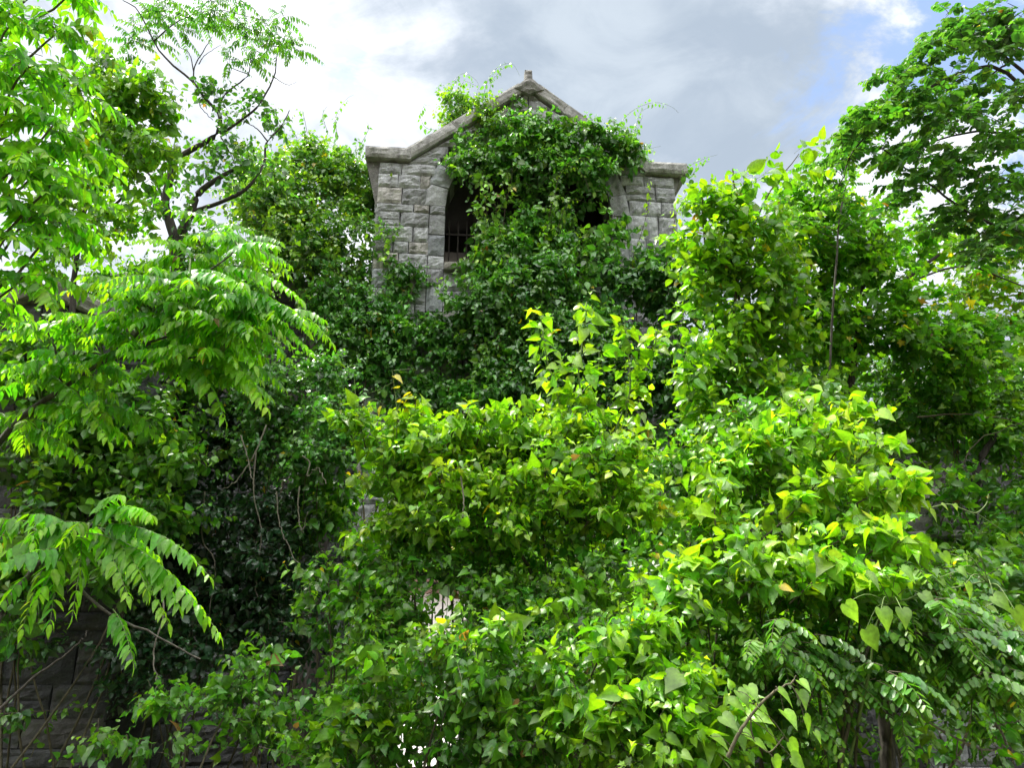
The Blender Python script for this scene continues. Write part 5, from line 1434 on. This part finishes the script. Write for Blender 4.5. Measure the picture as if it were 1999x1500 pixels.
plant('vine_thicket', (at(1720, 1400, 5.9)[0], 5.9, None), 'tangled vines and shoots behind the sunlit bush, running to the right edge', 'vine',
      bush([(1480, 830, 6.6, 80, 60, .35), (1580, 800, 6.6, 80, 50, .35), (1500, 900, 6.4, 80, 60, .3), (1620, 900, 6.3, 80, 60, .3), (1700, 950, 6.2, 50, 60, .3), (1480, 1200, 5.8, 80, 60, .3), (1580, 1220, 5.8, 80, 60, .3), (1680, 1180, 5.9, 80, 60, .3), (1780, 1120, 6.2, 70, 40, .3), (1870, 1150, 6.2, 80, 60, .3), (1960, 1130, 6.3, 70, 60, .3),
            (1780, 1230, 5.9, 80, 60, .3), (1880, 1260, 5.9, 80, 60, .3), (1970, 1260, 6, 60, 70, .3), (1520, 1320, 5.6, 80, 60, .3), (1640, 1310, 5.7, 70, 60, .3), (1560, 1420, 5.5, 80, 60, .3), (1900, 1360, 5.8, 80, 60, .3, .7), (1980, 1400, 5.8, 60, 70, .3, .7), (1820, 1350, 5.8, 60, 50, .3, .6)],
           50, .42, .062, .12, 'ovate', P_HEARTD, **BASE), M_HEART)
plant('vine_tangle', (at(1600, 1490, 5.0)[0], 5.0, None), 'shaded vine tangle low behind the locust sapling at the lower right', 'vine',
      bush([(1500, 1280, 4.9, 80, 60, .3), (1600, 1250, 4.9, 80, 50, .3), (1700, 1230, 4.9, 70, 50, .3), (1450, 1350, 4.7, 70, 60, .3), (1620, 1350, 5, 60, 50, .25, .6), (1850, 1150, 5, 90, 50, .3, .6), (1900, 1230, 5.1, 80, 60, .3, .6), (1780, 1150, 5, 60, 40, .3, .8), (1750, 1440, 5.2, 100, 40, .3, .5), (1930, 1400, 5.2, 80, 60, .3, .5), (1600, 1450, 5.0, 90, 50, .3, .6)],
           50, .34, .06, .11, 'heart', P_HEARTD, tonevar=.25, holes=.2, hang=.6), M_HEART)


def far_tree(label, base_px, Y, bl, pal, kind='ovate'):
    def f(fo, tk, b):
        mass(fo, bl, 26, .6, .085, .17, kind, pal, tonevar=.3, holes=.12, hang=.5)
        root_stems(fo, b, bl[::2], .03)
        limb(tk, [b, b + np.array([.1, 0, 2.2]), at(*bl[0][:3])], .14, .06, 10, 8, .03)
    plant('background_tree', (at(base_px, 1150, Y)[0], Y, None), label, 'tree', f, M_HEART, M_DARKBARK, 'crown', 'branch')


far_tree('dark background tree filling the gap behind the lobed-leaf tree and the pale pier', 1680, 12.5,
         [(1650, 740, 12.5, 130, 70, .8), (1780, 780, 12.6, 130, 80, .8), (1560, 780, 12.5, 90, 90, .7), (1700, 860, 12.4, 140, 70, .7), (1480, 840, 12.4, 90, 90, .7), (1820, 880, 12.4, 120, 70, .7), (1600, 930, 12.3, 140, 80, .6)], P_IVYD)
far_tree('yellowish background tree low at the right edge behind the shaded thicket', 1960, 13.5,
         [(1950, 740, 13.5, 120, 60, .8), (1900, 850, 13.5, 110, 70, .7), (2010, 820, 13.5, 90, 100, .8), (1980, 950, 13.4, 110, 80, .7)], P_LOB)
far_tree('dark background tree low at the left, behind the gabled pier', 250, 12.0,
         [(200, 760, 12, 160, 70, .8), (330, 700, 12, 110, 80, .8), (430, 640, 12, 90, 80, .7), (80, 800, 12, 120, 70, .7), (500, 740, 12, 90, 90, .7)], P_IVYD)


# ---- bare woody things
def woody(name, label, cat, limbs, mat, base=None):
    b = base if base is not None else at(*limbs[0][0][0])
    e = empty(name, b, label, cat)
    for i, (pts, r0, r1) in enumerate(limbs):
        fo = Foliage(); px_limb(fo, pts, r0, r1, 24, 6, .008); fo.build_stems('stem' if i == 0 else 'twig', mat, e)


woody('dead_branch', 'bare grey forked dead branch lying across the dark lower right corner', 'branch',
      [([(1760, 1350, 4.4), (1800, 1400, 4.4), (1860, 1440, 4.4), (1930, 1465, 4.4), (1965, 1455, 4.4)], .007, .006), ([(1965, 1455, 4.4), (1955, 1430, 4.4), (1938, 1410, 4.4)], .008, .004), ([(1870, 1445, 4.4), (1868, 1480, 4.4), (1880, 1499, 4.4)], .004, .003), ([(1915, 1465, 4.4), (1925, 1495, 4.4)], .004, .002), ([(1938, 1420, 4.4), (1999, 1405, 4.4)], .005, .003)], M_DRY)
woody('tree_trunk', 'short brown trunk standing in shade at the lower right, under the fronds', 'trunk', [([(1735, 1600, 5.0), (1732, 1450, 5.0), (1725, 1320, 5.0)], .05, .04), ([(1760, 1380, 5.0), (1735, 1420, 5.0)], .008, .012)], M_BARK, base=(at(1735, 1600, 5.)[0], 5.0, .4))
VW = [([(520, 830, 6.5), (500, 880, 6.5), (470, 930, 6.5), (435, 960, 6.5)], 'pale dry vine slanting down to the left across the dark hollow'),
      ([(470, 850, 6.5), (485, 900, 6.5), (495, 950, 6.5)], 'short dry vine crossing the slanting one in the dark hollow'),
      ([(500, 880, 6.6), (495, 960, 6.6), (510, 1040, 6.6), (500, 1120, 6.6), (505, 1190, 6.6)], 'long dry vine hanging straight down the middle of the dark hollow'),
      ([(540, 960, 6.5), (545, 1020, 6.5), (560, 1060, 6.5), (600, 1130, 6.5)], 'thin dry vine sagging to the right in the dark hollow'),
      ([(310, 1130, 5.8), (320, 1200, 5.8), (300, 1270, 5.8), (305, 1330, 5.8), (300, 1390, 5.8)], 'crooked woody vine hanging just right of the dark pier'),
      ([(585, 950, 6.4), (582, 990, 6.4), (590, 1040, 6.4), (600, 1000, 6.3)], 'dry vine loop hanging under the ivy mound'),
      ([(590, 890, 6.3), (605, 905, 6.3), (600, 930, 6.3), (620, 915, 6.3), (635, 945, 6.3)], 'curly pale vine dangling at the lower edge of the ivy mound'),
      ([(400, 960, 6.6), (395, 1050, 6.6), (420, 1100, 6.6), (410, 1200, 6.6)], 'dark-barked vine hanging left of the hollow'),
      ([(900, 930, 5.0), (905, 985, 5.0), (900, 1030, 5.0)], 'pale dry stalk hanging in front of the central bush')]
for pts, lab in VW:
    woody('dry_vine', lab, 'vine', [(pts, .007, .004)], M_DRY)
woody('bare_branch', 'bare brown branch crossing the lower left pier diagonally', 'branch', [([(0, 1385, 5.9), (70, 1320, 5.9), (140, 1270, 5.9), (175, 1230, 5.9)], .012, .005)], M_BARK)


# ---- ground cover
def groundcover():
    fo = Foliage()
    n = 2600
    x = RNG.uniform(-7, 8, n); y = RNG.uniform(2.2, 9.6, n)
    S = np.array([(a, b_, ground_z(a, b_)) for a, b_ in zip(x, y)])
    keep = clump(S, 1.3, 3) > .38; S = S[keep]; n = len(S)
    grow(fo, S, norm(rvec(n) + UP * 1.2), RNG.uniform(.15, .4, n), .05, .085, 'heart', P_HEARTD, droop=.4, hang=.4)
    o = fo.build_leaves('undergrowth', M_HEART, None); tag(o, 'low dark green undergrowth on the ground', 'undergrowth', kind='stuff')


groundcover()
print('LEAVES', NLEAF, 'objects', len(bpy.data.objects))
